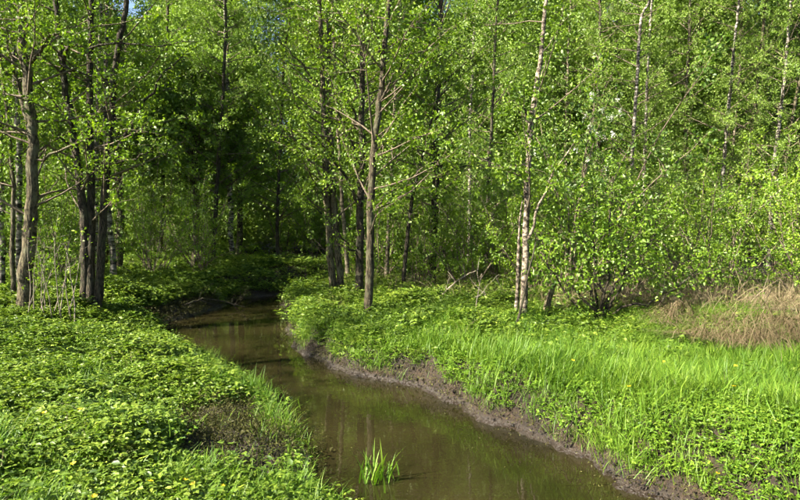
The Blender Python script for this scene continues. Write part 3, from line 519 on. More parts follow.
# ------------------------------------------------------------------ scattered ground plants
def scatter(name, label, variants, X, Y, Z, scl, tilt, rng, mat, kind='stuff', sink=.01):
    n = len(X)
    me = bpy.data.meshes.new(name); me.vertices.add(n); me.vertices.foreach_set('co', np.stack([X, Y, Z - sink], 1).astype(np.float32).ravel())
    rot = np.stack([rng.normal(size=n) * tilt, rng.normal(size=n) * tilt, rng.uniform(0, 6.283, n)], 1).astype(np.float32)
    a = me.attributes.new('rot', 'FLOAT_VECTOR', 'POINT'); a.data.foreach_set('vector', rot.ravel())
    a = me.attributes.new('scl', 'FLOAT', 'POINT'); a.data.foreach_set('value', scl.astype(np.float32))
    a = me.attributes.new('idx', 'INT', 'POINT'); a.data.foreach_set('value', rng.integers(0, len(variants), n).astype(np.int32))
    me.materials.append(mat); o = link(name, me)
    tag(o, label, kind=kind)
    ng = bpy.data.node_groups.new(name, 'GeometryNodeTree')
    ng.interface.new_socket('Geometry', in_out='INPUT', socket_type='NodeSocketGeometry'); ng.interface.new_socket('Geometry', in_out='OUTPUT', socket_type='NodeSocketGeometry')
    nd = ng.nodes; lk = ng.links
    gi = nd.new('NodeGroupInput'); go = nd.new('NodeGroupOutput'); iop = nd.new('GeometryNodeInstanceOnPoints'); jn = nd.new('GeometryNodeJoinGeometry')
    for v in variants:
        oi = nd.new('GeometryNodeObjectInfo'); oi.inputs['Object'].default_value = v
        g2 = nd.new('GeometryNodeGeometryToInstance'); lk.new(oi.outputs['Geometry'], g2.inputs[0]); lk.new(g2.outputs[0], jn.inputs[0])
    def na(nm, dt):
        q = nd.new('GeometryNodeInputNamedAttribute'); q.data_type = dt; q.inputs['Name'].default_value = nm; return q.outputs['Attribute']
    e2r = nd.new('FunctionNodeEulerToRotation'); lk.new(na('rot', 'FLOAT_VECTOR'), e2r.inputs[0])
    lk.new(gi.outputs[0], iop.inputs['Points']); lk.new(jn.outputs[0], iop.inputs['Instance']); iop.inputs['Pick Instance'].default_value = True
    lk.new(na('idx', 'INT'), iop.inputs['Instance Index']); lk.new(e2r.outputs[0], iop.inputs['Rotation']); lk.new(na('scl', 'FLOAT'), iop.inputs['Scale'])
    lk.new(iop.outputs[0], go.inputs[0])
    md = o.modifiers.new('scatter', 'NODES'); md.node_group = ng
    return o

def proto_obj(name, me): return bpy.data.objects.new(name, me)

def blade_tuft(rng, n, h, w, spread, bend, mat, name):
    tb = Tris()
    for k in range(n):
        az = rng.uniform(0, 6.283); p = np.array([rng.normal() * spread, rng.normal() * spread, 0]); H = h * rng.uniform(.45, 1.15)
        lean = rng.uniform(.05, .35); bd = bend * rng.uniform(.3, 1.4); o = np.array([math.cos(az), math.sin(az), 0]); sd_ = np.array([-o[1], o[0], 0])
        ts = np.array([0, .35, .7, 1.0]); ww = w * rng.uniform(.7, 1.3) * np.array([.7, 1, .75, 0])
        V = []
        for t, q in zip(ts, ww):
            c = p + o * (lean * H * t + bd * H * t ** 2.4) + np.array([0, 0, H * (t - .35 * bd * t ** 2.5)])
            V += [c + sd_ * q / 2, c - sd_ * q / 2] if q > 0 else [c]
        tb.add(V, [(0, 1, 3), (0, 3, 2), (2, 3, 5), (2, 5, 4), (4, 5, 6)], np.full(7, np.clip(rng.normal(.5, .22), 0, 1)))
    return proto_obj(name, tb.mesh(name, mat, True))

def leafy_plant(rng, n, h, L, mat, name, triple=True, flat=.8):
    """stalks carrying three-part leaves, as in ground elder"""
    tb = Tris()
    for k in range(n):
        az = rng.uniform(0, 6.283); el = rng.uniform(.7, 1.5); H = h * rng.uniform(.5, 1.1)
        p0 = np.array([rng.normal() * .05, rng.normal() * .05, 0]); d = np.array([math.cos(az) * math.cos(el), math.sin(az) * math.cos(el), math.sin(el)])
        tip = p0 + d * H; v = np.clip(rng.normal(.5, .2), 0, 1)
        s = np.array([-d[1], d[0], 0]) * .0018
        tb.add([p0 + s, p0 - s, tip], [(0, 1, 2)], np.full(3, v))
        for q in ((-1.15, 0, 1.15) if triple else (0,)):
            a2 = az + q + rng.normal() * .25; fl = rng.uniform(-.35, .45) * flat
            ax = np.array([math.cos(a2) * math.cos(fl), math.sin(a2) * math.cos(fl), math.sin(fl)])
            nr = unit(np.array([0, 0, 1.]) + rng.normal(size=3) * .35); sd_ = unit(np.cross(ax, nr)); nn = np.cross(sd_, ax)
            ln = L * rng.uniform(.7, 1.2); w = ln * .25
            V = [tip, tip + ax * ln * .3 + sd_ * w + nn * w * .35, tip + ax * ln * .7 + sd_ * w * .7 + nn * w * .2, tip + ax * ln - nn * ln * .12,
                 tip + ax * ln * .7 - sd_ * w * .7 + nn * w * .2, tip + ax * ln * .3 - sd_ * w + nn * w * .35, tip + ax * ln * .55]
            tb.add(V, [(0, 1, 6), (1, 2, 6), (2, 3, 6), (3, 4, 6), (4, 5, 6), (5, 0, 6)], np.full(7, np.clip(v + rng.normal() * .12, 0, 1)))
    return proto_obj(name, tb.mesh(name, mat, True, False))

def litter(rng, n, L, mat, name, rad=.12, h=.05):
    P = np.stack([rng.normal(size=n) * rad, rng.normal(size=n) * rad, np.abs(rng.normal(size=n)) * h], 1); D = unit(rng.normal(size=(n, 3)) * [1, 1, .5] + [0, 0, .25]) * L
    V, T, A = leaves(rng, P, D, 1, L, wid=.38, droop=.1, up=.6, jit=.2)
    return proto_obj(name, mesh_np(name, V, T, mat, A, smooth=False))

def points(rng, n, x0, x1, y0, y1):
    """random ground points, thinned with distance, inside the camera's surroundings"""
    X = rng.uniform(x0, x1, n); Y = rng.uniform(y0, y1, n)
    k = np.abs(X) < .80 * Y + 1.8
    X, Y = X[k], Y[k]; Z, D, Lf = land(X, Y)
    return X, Y, Z, D, Lf

def patchy(x, y, s, ph):
    return (np.sin(x * s + ph) * np.sin(y * s * 1.1 + ph * 2) + .6 * np.sin(x * s * 2.3 + y * s * 1.7 + ph * 3) + .4 * np.sin(x * s * 4.1 - y * s * 3.3 + ph)) / 2

rng = np.random.default_rng(77)
ELD = [leafy_plant(rng, 19, .16, .036, M['elder'], 'ground_elder_plant') for _ in range(5)]
CAR = [leafy_plant(rng, 18, .09, .032, M['carpet'], 'small_leaf_plant') for _ in range(4)]
GRS = [blade_tuft(rng, 34, .30, .0055, .075, .6, M['grass'], 'grass_tuft') for _ in range(5)]
SHG = [blade_tuft(rng, 24, .17, .0045, .07, .6, M['grass'], 'short_grass_tuft') for _ in range(4)]
MUD = [litter(rng, 22, .026, M['mudweed'], 'silted_leaves') for _ in range(4)]
DRY = [blade_tuft(rng, 12, .5, .005, .12, .7, M['dry'], 'dry_stalks') for _ in range(4)]

def mudshelf(X, Y, D, Lf):
    """bare slipped soil: the whole steep right face, the shelf on the left"""
    r = (~Lf) & (D < (.13 + .04 * sst(5.2, 4.1, Y) + .09 * patchy(X, Y, 2.3, 1.)))
    s = Lf & (D < 1.1 + .25 * patchy(X, Y, 3., .4)) & (D > .12 + .1 * patchy(X, Y, 5., 1.)) & (Y > 4.35) & (Y < 6.6 - .8 * D)
    f = Lf & (D < .5 + .2 * patchy(X, Y, 2., 2.)) & (Y > 11.2) & (Y < 14.2)
    return r | s | f

def use(sel, *arrs): return [a[sel] for a in arrs]

# ground elder: left bank, upper right bank, far banks
X, Y, Z, D, Lf = points(rng, 130000, -16, 9, 2.2, 24)
pr = np.where(Lf, .95, .55 * sst(6.5, 8.5, Y) * sst(4.5, 1.0, X)) * np.clip(70 / (Y ** 2 + 8) * 1.6, .13, 1)
k = (D > .08) & ~mudshelf(X, Y, D, Lf) & (rng.uniform(size=len(X)) < pr) & (patchy(X, Y, 3.1, .7) > -.62)
X, Y, Z = use(k, X, Y, Z); s = rng.uniform(.5, 1.25, len(X)) * (1 + .35 * patchy(X, Y, 2.6, .9) + .25 * patchy(X, Y, 6., 2.)) * (1 + .05 * np.clip(Y - 5, 0, 10))
scatter('ground_elder', 'leafy ground elder carpeting the shaded and sunny creek banks', ELD, X, Y, Z, s, .12, rng, M['elder'])
# small-leaved carpet
X, Y, Z, D, Lf = points(rng, 110000, -8, 9, 2.2, 13)
pr = np.where(Lf, .4, .85) * np.clip(60 / (Y ** 2 + 8), .15, 1)
k = (D > .12) & ~mudshelf(X, Y, D, Lf) & (rng.uniform(size=len(X)) < pr)
X, Y, Z, Lf = use(k, X, Y, Z, Lf); s = rng.uniform(.6, 1.3, len(X)) * np.where(Lf, 1, .78)
scatter('low_weeds', 'low bright small-leaved weeds covering the sunny bank', CAR, X, Y, Z, s, .15, rng, M['carpet'])
# long grass
X, Y, Z, D, Lf = points(rng, 60000, -8, 11, 2.2, 16)
g_r = (~Lf) & (patchy(X, Y, .9, 2.2) > -.35) & (X > -.6 - .0 * Y)
g_l = Lf & (((D < .42) & (D > .03) & (patchy(X, Y, 2.5, 1.3) > -.1)) | ((D < .55) & (D > .04) & (Y > 6.3) & (Y < 8.3)) | ((Y < 4.3) & (patchy(X, Y, 2.2, .2) > .1)) | (patchy(X, Y, 2.2, 3.) > .62))
pr = np.clip(45 / (Y ** 2 + 5), .2, .9)
k = (D > .03) & ~mudshelf(X, Y, D, Lf) & (g_r | g_l) & ((((X - 5.1) / 1.15) ** 2 + ((Y - 7.7) / .6) ** 2 > .7 + .6 * rng.uniform(size=len(X)))) & (rng.uniform(size=len(X)) < pr * np.where(Lf & (D < .55) & (Y > 6.3) & (Y < 8.3), 1.6, .55))
k &= ~(Lf & (Y < 5.2) & (D < .16))
X, Y, Z, Lf = use(k, X, Y, Z, Lf); s = rng.uniform(.45, 1.12, len(X)) * np.where(Lf & (Y > 6.2), .9, 1) * np.where((Y > 7.6) & (X > 2.4), .6, 1)
scatter('long_grass', 'long bright green grass on the sunny banks', GRS, X, Y, Z, s, .14, rng, M['grass'])
X, Y, Z, D, Lf = points(rng, 30000, -8, 9, 2.2, 10)
k = (D > .06) & (rng.uniform(size=len(X)) < np.where(mudshelf(X, Y, D, Lf), np.where(Lf, .03, .12), np.where(Lf, .3, .6)))
X, Y, Z = use(k, X, Y, Z); s = rng.uniform(.6, 1.3, len(X))
scatter('short_grass', 'short grass between the weeds on both banks', SHG, X, Y, Z, s, .2, rng, M['grass'])
# silted weeds on the mud
X, Y, Z, D, Lf = points(rng, 110000, -7, 8, 3, 16)
k = (D > .06) & mudshelf(X, Y, D, Lf) & (rng.uniform(size=len(X)) < .9 + .5 * patchy(X, Y, 4, 1.)) & (patchy(X, Y, 3.2, 2.4) > -.6)
X, Y, Z = use(k, X, Y, Z); s = rng.uniform(.6, 1.3, len(X))
scatter('silted_weeds', 'pale silt-covered weeds and dead leaves on the muddy bank faces', MUD, X, Y, Z, s, .2, rng, M['mudweed'], sink=0)
# flecks adrift on the water, most of them along the edges and in two scum lines
FLK = [litter(rng, 5, .02, M['mudweed'], 'floating_flecks', .10, .0005) for _ in range(3)]
X, Y, Z, D, Lf = points(rng, 9000, -6, 3, 4, 15.5)
k = (D < -.05) & (rng.uniform(size=len(X)) < .04 + .35 * (D > -.22) + .5 * (np.abs(Y - 11.6 - .1 * np.sin(X * 2)) < .07) + .4 * (np.abs(Y - 13.6 - .12 * np.sin(X * 1.4)) < .08))
X, Y, Z = use(k, X, Y, Z)
scatter('floating_litter', 'tiny pale flecks and scum drifting on the creek', FLK, X, Y, np.full(len(X), .006), rng.uniform(.5, 1.1, len(X)), .0, rng, M['mudweed'], sink=0)
# soil clods and bare roots on the slipped bank faces
def clod(rng, name):
    V = np.array([(1, 0, 0), (-1, 0, 0), (0, 1, 0), (0, -1, 0), (0, 0, 1), (0, 0, -1), (.6, .6, .6), (-.6, .6, .5), (.6, -.6, .5), (-.6, -.6, .6)], float) * .03 * rng.uniform(.6, 1.4, (10, 1))
    T = [(0, 2, 6), (2, 4, 6), (4, 0, 6), (2, 1, 7), (1, 4, 7), (4, 2, 7), (3, 0, 8), (0, 4, 8), (4, 3, 8), (1, 3, 9), (3, 4, 9), (4, 1, 9), (2, 0, 5), (1, 2, 5), (3, 1, 5), (0, 3, 5)]
    return proto_obj(name, mesh_np(name, V, np.array(T), M['soil'], None, smooth=False))
CLD = [clod(rng, 'clod') for _ in range(5)]
X, Y, Z, D, Lf = points(rng, 60000, -7, 8, 3, 15)
k = (D > .02) & (D < 1) & mudshelf(X, Y, D, Lf) & (rng.uniform(size=len(X)) < .8)
X, Y, Z = use(k, X, Y, Z); s = rng.uniform(.25, 1.0, len(X)) ** 1.5
scatter('soil_clods', 'crumbled brown clods on the slipped bank faces', CLD, X, Y, Z, s, .8, rng, M['soil'], sink=0)
RTS = [blade_tuft(rng, 9, .22, .006, .05, 1.5, M['twig'], 'bare_roots') for _ in range(3)]
X, Y, Z, D, Lf = points(rng, 16000, -5, 6, 3.5, 15)
k = (~Lf) & (D > .08) & mudshelf(X, Y, D, Lf) & (rng.uniform(size=len(X)) < .3)
X, Y, Z = use(k, X, Y, Z)
scatter('bank_roots', 'thin dark roots and dead stems hanging over the right bank face', RTS, X, Y, Z, rng.uniform(.4, 1.1, len(X)), .5, rng, M['twig'])
# taller herbs standing in patches on the left bank, with a few dead stalks
TAL = [leafy_plant(rng, 16, .30, .052, M['elder'], 'tall_herb', triple=(q % 2 == 0)) for q in range(4)]
X, Y, Z, D, Lf = points(rng, 14000, -10, 6, 2.4, 14)
k = (D > .3) & ~mudshelf(X, Y, D, Lf) & (patchy(X, Y, 1.7, 4.) > .25) & (rng.uniform(size=len(X)) < np.where(Lf, .3, .12))
X, Y, Z = use(k, X, Y, Z)
scatter('tall_herbs', 'taller leafy herbs standing in patches above the low ground cover', TAL, X, Y, Z, rng.uniform(.6, 1.15, len(X)), .15, rng, M['elder'])
X, Y, Z, D, Lf = points(rng, 3000, -9, 7, 2.4, 11)
k = (D > .2) & ~mudshelf(X, Y, D, Lf) & (rng.uniform(size=len(X)) < .07)
X, Y, Z = use(k, X, Y, Z)
scatter('dead_stalks', 'scattered bent dead stalks among the green plants of both banks', DRY, X, Y, Z, rng.uniform(.3, .7, len(X)), .5, rng, M['dry'])
# dry stalks in the undergrowth behind the right bank
X, Y, Z, D, Lf = points(rng, 9000, -1.5, 12, 9.6, 16)
k = (~Lf) & (D > .6) & (rng.uniform(size=len(X)) < .13) & (patchy(X, Y, .8, 1.1) > -.1)
X, Y, Z = use(k, X, Y, Z); s = rng.uniform(.6, 1.3, len(X))
X2, Y2, Z2, D2, L2 = points(rng, 1600, 3.0, 7.2, 8.2, 10.2)
k = (Y2 > 9.3 - .22 * (X2 - 3)) & (rng.uniform(size=len(X2)) < .4)
X = np.concatenate([X, X2[k]]); Y = np.concatenate([Y, Y2[k]]); Z = np.concatenate([Z, Z2[k]]); s = np.concatenate([s, rng.uniform(.6, 1.2, k.sum())])
scatter('dry_undergrowth', 'dry straw-coloured stalks under the bushes behind the right bank', DRY, X, Y, Z, s, .5, rng, M['dry'])

# ------------------------------------------------------------------ single things on the banks
def path_tube(name, pts, r0, r1, mat, parent=None, n=14, seg=6, wob=.02, seed=1):
    rg = np.random.default_rng(seed); C = smooth_path(pts, n); C[1:-1] += rg.normal(size=(n - 2, 3)) * wob
    tb = Tris(); tube(tb, C, np.linspace(r0, r1, n), seg, rg, .06); return link(name, tb.mesh(name, M[mat]), parent), C

# willow bush with arching bare stems
rng = np.random.default_rng(21); wb = np.array([3.1, 8.9, gz(3.1, 8.9)]); root = empty('willow_shrub', wb)
tag(root, 'spreading willow bush with arching bare lower stems in the sunny grass', 'shrub')
fine = Tris(); tw = []
ST = [[(0, 0, -.1), (-.16, 0, .26), (-.45, -.05, .52), (-.75, -.1, .78), (-1.0, -.15, 1.05)], [(0, 0, -.1), (-.1, .1, .35), (-.3, .2, .8), (-.4, .3, 1.4), (-.45, .3, 2.0)], [(0, 0, -.1), (.08, .05, .5), (.15, .1, 1.1), (.2, .2, 1.8), (.3, .2, 2.4)],
      [(0, 0, -.1), (.25, .1, .35), (.6, .2, .75), (.9, .3, 1.3), (1.1, .4, 1.9)], [(0, 0, -.1), (.4, -.05, .24), (.85, 0, .36), (1.3, .1, .6), (1.7, .2, 1.0)], [(0, 0, -.1), (-.3, .2, .3), (-.7, .4, .8), (-.9, .5, 1.5)],
      [(0, 0, -.1), (.1, -.1, .4), (.35, -.2, 1.0), (.5, -.2, 1.6)], [(0, 0, -.1), (-.05, -.1, .5), (-.15, -.15, 1.1), (-.2, -.2, 1.7)], [(0, 0, -.1), (.3, .3, .5), (.9, .6, 1.1), (1.5, .8, 1.6)], [(0, 0, -.1), (0, .3, .6), (.1, .6, 1.3), (.1, .8, 2.2)]]
for P in ST:
    C = smooth_path(P, 10); C[1:] += rng.normal(size=(9, 3)) * .03; R = np.linspace(.026, .005, 10)
    tb = Tris(); tube(tb, C, R, 6, rng, .06); link('stem', tb.mesh('stem', M['dark']), root)
    foliate(rng, fine, tw, C[2:], R[2:], 15, .55, 5, .3)
o = link('twigs', fine.mesh('twigs', M['twig']), root); o['kind'] = 'stuff'
crown_part(rng, 'foliage', tw, 7, .062, 'leaf_shrub', root)

# bird cherry in blossom
rng = np.random.default_rng(22); bx, by = 3.5, 11.9; root = empty('bird_cherry', (bx, by, gz(bx, by)))
tag(root, 'tall bush with white blossom clusters right of the leaning birch', 'shrub')
fine = Tris(); tw = []
for k in range(10):
    P = branch_path(rng, (0, 0, -.1), rng.uniform(0, 6.28), rng.uniform(1.1, 1.5), rng.uniform(3.6, 5.6), 10, .1, .1); R = np.linspace(.03, .004, 10)
    tb = Tris(); tube(tb, P, R, 5); link('stem', tb.mesh('stem', M['twig']), root); foliate(rng, fine, tw, P[2:], R[2:], 11, .8, 4, .3)
o = link('twigs', fine.mesh('twigs', M['twig']), root); o['kind'] = 'stuff'
crown_part(rng, 'foliage', tw, 6, .085, 'leaf_cherry', root)
q = [t for t in tw if 2.5 < t[0][2] < 4.3 and -.7 < t[0][0] < .8 and t[0][1] < .3 and rng.uniform() < .3]
P = np.array([t[0] + t[1] for t in q]); D = rng.normal(size=P.shape) * .05 + [0, 0, -.09]
V, T, A = leaves(rng, P, D, 22, .028, wid=.8, jit=.6); o = link('blossom', mesh_np('blossom', V, T, M['blossom'], A, smooth=False), root); o['kind'] = 'stuff'

# bare-stemmed young shrub between the two left trunks
rng = np.random.default_rng(23); bx, by = -5.75, 9.6; root = empty('sapling_shrub', (bx, by, gz(bx, by)))
tag(root, 'thin bare-stemmed sapling shrub between the stout alder and the dark alder clump', 'shrub')
fine = Tris(); tw = []
for k in range(13):
    P = branch_path(rng, (rng.normal() * .22, rng.normal() * .1, -.1), rng.uniform(0, 6.28), rng.uniform(1.2, 1.52), rng.uniform(1.1, 2.1), 8, .05, .07); R = np.linspace(.012, .003, 8)
    tb = Tris(); tube(tb, P, R, 5); link('stem', tb.mesh('stem', M['dead']), root); foliate(rng, fine, tw, P[3:], R[3:], 4, .35, 1, .2)
o = link('twigs', fine.mesh('twigs', M['dead']), root); o['kind'] = 'stuff'
crown_part(rng, 'foliage', tw, 3, .06, 'leaf_shrub', root)

# fallen trunks and sticks
def fallen(name, label, pts, r0, r1, mat, cat, seed, stubs=3, n=16):
    rg = np.random.default_rng(seed); p0 = np.array(pts[0], float); root = empty(name, p0); tag(root, label, cat)
    o, C = path_tube('trunk', np.array(pts) - p0, r0, r1, mat, root, n=n, wob=r0 * .25, seed=seed)
    for k in range(stubs):
        j = rg.integers(3, n - 2); d = unit(rg.normal(size=3) + [0, 0, .8]) * rg.uniform(.2, .55)
        path_tube('branch', [C[j], C[j] + d * .5 + rg.normal(size=3) * .03, C[j] + d], r0 * .35, .003, mat, root, n=6, seg=5, wob=.012, seed=seed + k)
    return root
fallen('fallen_log', 'grey fallen log lying behind the willow bush', [(3.3, 9.2, .58), (3.9, 9.15, .62), (4.55, 9.1, .67)], .055, .04, 'dead', 'log', 41, 4)
fallen('fallen_log', 'thin fallen log half buried in the dry reeds at right', [(4.7, 9.2, .66), (5.3, 9.05, .72), (6.1, 8.8, .70), (6.8, 8.7, .76)], .035, .016, 'alder', 'log', 42, 4)
fallen('fallen_log', 'low fallen branch reaching right from the foot of the willow', [(3.25, 8.85, .5), (3.7, 8.95, .62), (4.2, 9.0, .66), (4.7, 9.0, .6)], .03, .012, 'dark', 'log', 43, 3)
fallen('fallen_branch', 'leaning dead branch in the brush behind the sunlit creekside alder', [(.7, 11.3, .5), (1.1, 11.2, .9), (1.5, 11.1, 1.15)], .022, .006, 'dead', 'branch', 44, 4)
fallen('fallen_branch', 'dead branch lying in the dry stalks left of the leaning birch', [(1.0, 10.4, .55), (1.5, 10.3, .75), (1.95, 10.2, .7)], .02, .006, 'dead', 'branch', 45, 4)
fallen('fallen_branch', 'pale bare stick standing up in the grass left of the leaning birch', [(1.15, 9.0, .4), (1.2, 9.0, .8), (1.28, 9.02, 1.25)], .01, .004, 'dead', 'branch', 46, 2)
fallen('fallen_branch', 'dark stick lying on the muddy far left bank', [(-4.75, 12.6, .24), (-4.5, 12.9, .3), (-4.2, 13.2, .16)], .02, .008, 'dark', 'branch', 47, 4)
fallen('fallen_branch', 'dark stick trailing into the water at the far left bank', [(-4.75, 13.6, .25), (-4.3, 13.7, .2), (-3.7, 13.75, .03)], .02, .008, 'dark', 'branch', 48, 4)
fallen('fallen_branch', 'thin stick on the mud below the right bank grass', [(.35, 7.25, .2), (.6, 7.0, .14), (.75, 6.8, .1)], .012, .004, 'dead', 'branch', 49, 2)
fallen('fallen_branch', 'curved root poking out of the near right mud bank', [(1.62, 5.1, .22), (1.5, 5.0, .26), (1.42, 4.95, .12)], .012, .006, 'dark', 'branch', 50, 2)

# leafy twig sprouting at the far waterline
rng = np.random.default_rng(24); root = empty('leafy_sprig', (-3.95, 14.2, 0)); tag(root, 'small pale leafy sprig rising from the waterline at the creek bend', 'plant')
fine = Tris(); tw = []
for k in range(5):
    P = branch_path(rng, (-.2, .1, -.02), rng.uniform(-.9, .9), rng.uniform(.2, 1.0), rng.uniform(.35, .7), 6, .1, .1); tb = Tris(); tube(tb, P, np.linspace(.007, .002, 6), 5); link('stem', tb.mesh('stem', M['twig']), root)
    foliate(rng, fine, tw, P[1:], np.full(5, .004), 2, .15, 2, .12)
crown_part(rng, 'foliage', tw, 4, .05, 'mudweed', root)

# heaps of collapsed dry reed
def reed_heap(label, cx, cy, rx, ry, h, n, seed, grp=None):
    rg = np.random.default_rng(seed); z0 = gz(cx, cy); root = empty('dry_reed_heap', (cx, cy, z0)); tag(root, label, 'reeds', grp)
    tb = Tris(); cl = []
    for k in range(max(5, n // 160)):
        a = rg.uniform(0, 6.283); r = math.sqrt(rg.uniform()); cl.append((rx * r * math.cos(a), ry * r * math.sin(a), rg.uniform(0, 6.283), rg.uniform(.5, 1.2)))
    for k in range(n):
        qx, qy, qa, qh = cl[k % len(cl)]; x, y = qx + rg.normal() * .13, qy + rg.normal() * .11; r = min(1, math.hypot(x / rx, y / ry))
        top = h * qh * (1 - .55 * r * r) * rg.uniform(.4, 1.15); az = qa + rg.normal() * .9; L = rg.uniform(.2, .85)
        p0 = np.array([x, y, max(0, top - L * .35) * .8 + .02]); d = np.array([math.cos(az), math.sin(az), rg.uniform(.5, 1.3)]); o_ = unit(d)
        w = rg.uniform(.003, .009); sd_ = unit(np.cross(o_, [0, 0, 1.])); V = []
        c = p0.copy(); st = L / 4; v = np.clip(rg.normal(.5, .25), 0, 1)
        for j in range(5):
            ww = w * (1 - j / 5.0); V += [c + sd_ * ww / 2, c - sd_ * ww / 2]; o_ = unit(o_ + np.array([0, 0, -rg.uniform(.2, .75)]) + rg.normal(size=3) * .08); c = c + o_ * st; c[2] = max(c[2], .01)
        T = []
        for j in range(4): b_ = j * 2; T += [(b_, b_ + 1, b_ + 3), (b_, b_ + 3, b_ + 2)]
        tb.add(V, T, np.full(10, v))
    o = link('stalks', tb.mesh('stalks', M['dry'], True), root); o['kind'] = 'stuff'
reed_heap('small drooping tuft of dry straw-coloured reed over the fallen log', 4.2, 8.5, .3, .25, .55, 900, 61)
reed_heap('wide heap of collapsed dry reed at the right picture edge', 5.05, 7.75, 1.15, .6, .6, 4200, 62)
reed_heap('low strip of dry reed behind the willow stems', 3.75, 9.75, .8, .3, .4, 1000, 63)

# sedge tuft standing in the water
rg = np.random.default_rng(64)
t = blade_tuft(rg, 46, .30, .013, .07, .32, M['grass'], 'blades'); root = empty('sedge_tuft', (-.19, 4.46, -.03)); tag(root, 'lone green sedge tuft standing in the shallow water', 'plant')
o = link('blades', t.data, root); o['kind'] = 'stuff'
# broad-leaved dock clump
rg = np.random.default_rng(65); tb = Tris(); root = empty('dock_plant', (3.1, 5.05, gz(3.1, 5.05))); tag(root, 'dark broad-leaved plant clump in the right-hand grass', 'plant')
for k in range(11):
    az = k * 2.4 + rg.normal() * .2; ln = rg.uniform(.16, .28); w = ln * .22; lf = Tris(); o_ = np.array([math.cos(az), math.sin(az), 0]); s_ = np.array([-o_[1], o_[0], 0]); V = []
    for t_, q_ in ((0, .1), (.3, .8), (.55, 1), (.8, .7), (1, .05)):
        c = o_ * ln * (t_ * .8) + np.array([0, 0, .05 + ln * (1.1 * t_ - .75 * t_ * t_)]); V += [c + s_ * w * q_ + [0, 0, w * q_ * .3], c, c - s_ * w * q_ + [0, 0, w * q_ * .3]]
    T = []
    for j in range(4):
        for i_ in range(2): b_ = j * 3 + i_; T += [(b_, b_ + 1, b_ + 4), (b_, b_ + 4, b_ + 3)]
    lf.add(V, T, np.full(15, .15 + .2 * rg.uniform())); link('leaf', lf.mesh('leaf', M['elder'], True), root)

# yellow flowers
tb = Tris()
for k in range(5):
    a = k * 1.2566; u = np.array([math.cos(a), math.sin(a), 0]); s_ = np.array([-u[1], u[0], 0]); c = np.array([0, 0, .17])
    tb.add([c, c + u * .012 + s_ * .009 + [0, 0, .005], c + u * .020 + [0, 0, .010], c + u * .012 - s_ * .009 + [0, 0, .005]], [(0, 1, 2), (0, 2, 3)], np.full(4, .5))
FL = tb.mesh('petals', M['yellow'], True); tb = Tris(); tube(tb, [(0, 0, -.02), (.006, .002, .09), (0, 0, .17)], [.0016, .0014, .0012], 4); FS = tb.mesh('stem', M['elder'])
FLOWERS = [(-2.81, 4.55), (-2.57, 4.5), (-1.43, 3.66), (-1.61, 3.6), (-1.47, 3.28), (-1.34, 3.1), (-1.62, 3.18), (-1.93, 3.52), (-1.22, 3.75), (-1.1, 3.5), (-1.06, 3.32), (-1.32, 3.76), (-2.2, 3.9),
           (1.65, 5.6), (2.15, 3.9), (2.5, 4.3), (1.95, 4.75), (2.9, 6.2), (3.3, 5.6)]
for k, (x, y) in enumerate(FLOWERS):
    root = empty('buttercup', (x, y, gz(x, y) + .03)); root.rotation_euler = (.25, .1 * (k % 3), k)
    lf_ = x < 0
    tag(root, 'tiny yellow flower among the left bank leaves' if lf_ else 'tiny yellow flower in the right bank grass', 'flower', 'yellow flowers on the left bank' if lf_ else 'yellow flowers on the right bank')
    link('petals', FL, root); link('stem', FS, root)

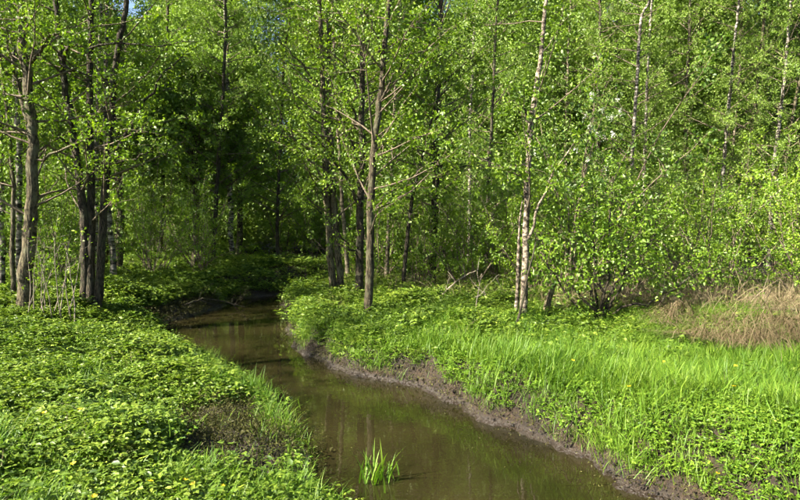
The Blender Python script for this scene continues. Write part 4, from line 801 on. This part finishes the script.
# shade trees added on the left, crowns thickened to darken the hollow; some unseen
for k, (x, y, h) in enumerate([(-9.6, 4.3, 10.5), (-13.6, 11.0, 13), (-13.5, 14.5, 15), (-11.6, 16.4, 9.5), (-8.9, 18.2, 7.5), (-7.2, 20.2, 7), (-10.6, 20.6, 8), (-6.3, 22.4, 7.5)]):
    make_tree(dict(name='alder_tree', label=['tall alder outside the left edge nearest the camera', 'unseen shade alder just outside the left edge of the view', 'second unseen shade alder outside the left edge, farther back', 'dense alder added behind the white birch at the left edge, shading the hollow', 'broad-crowned tree added for shade behind the dark three-trunk alder', 'broad-crowned tree added to shade the hollow left of the creek bend', 'dense tree added for shade deep behind the left bank', 'dense tree added to darken the back of the hollow'][k], cat='tree', bark='alder', H=h,
                   stems=[([(x, y, .5), (x + .1, y, 2.5), (x, y + .1, 5)], .13)], limbs=[], group=None, crown=((130 if k < 3 else 85) if k > 0 else 60, 1.5 if k > 0 else 1.0), nleaf=8, leaf=.105 if k > 0 else .062, low=(5.5, 1.7, 3.6, 2.4, 2.4, 2.2, 2.4, 2.2)[k]), 300 + k)


# far wood: crowns merging into one mass beyond the trees one can tell apart
def far_tree(seed, H, rad):
    rng = np.random.default_rng(seed); tw = []; n = 1500
    z = rng.uniform(.6, H, n); h = z / H; r = rad * np.clip(1.25 - h, .12, 1) ** .7 * np.sqrt(rng.uniform(size=n)) * rng.uniform(.6, 1.1, n); a = rng.uniform(0, 6.283, n)
    P = np.stack([r * np.cos(a), r * np.sin(a), z], 1); D = np.stack([np.cos(a), np.sin(a), rng.normal(size=n) * .5 - .1], 1) * .7
    V, T, A = leaves(rng, P, D, 52, .10, droop=.35, jit=2.2)
    return proto_obj('wood_tree', mesh_np('wood_tree', V, T, M['leaf_far'], A, smooth=False))
rng = np.random.default_rng(11)
FT = [far_tree(50 + k, H, R) for k, (H, R) in enumerate([(15, 2.6), (18, 2.4), (13, 2.8), (17, 3.0)])]
X = []; Y = []
for y0, y1, n in ((26, 34, 46), (34, 46, 60), (46, 62, 80)):
    yy = rng.uniform(y0, y1, n); xx = rng.uniform(-1, 1, n) * (yy * .85 + 4); X += list(xx); Y += list(yy)
X = np.array(X); Y = np.array(Y); Z, D, Lf = land(X, Y); k = (D > .5) & ~((Y > 33) & (X / Y > -.30) & (X / Y < -.13) & (rng.uniform(size=len(X)) < .85))
X, Y, Z = X[k], Y[k], Z[k]
scatter('far_wood', 'dense green spring wood closing off the background', FT, X, Y, Z, rng.uniform(.75, 1.3, len(X)), .03, rng, M['leaf_far'])
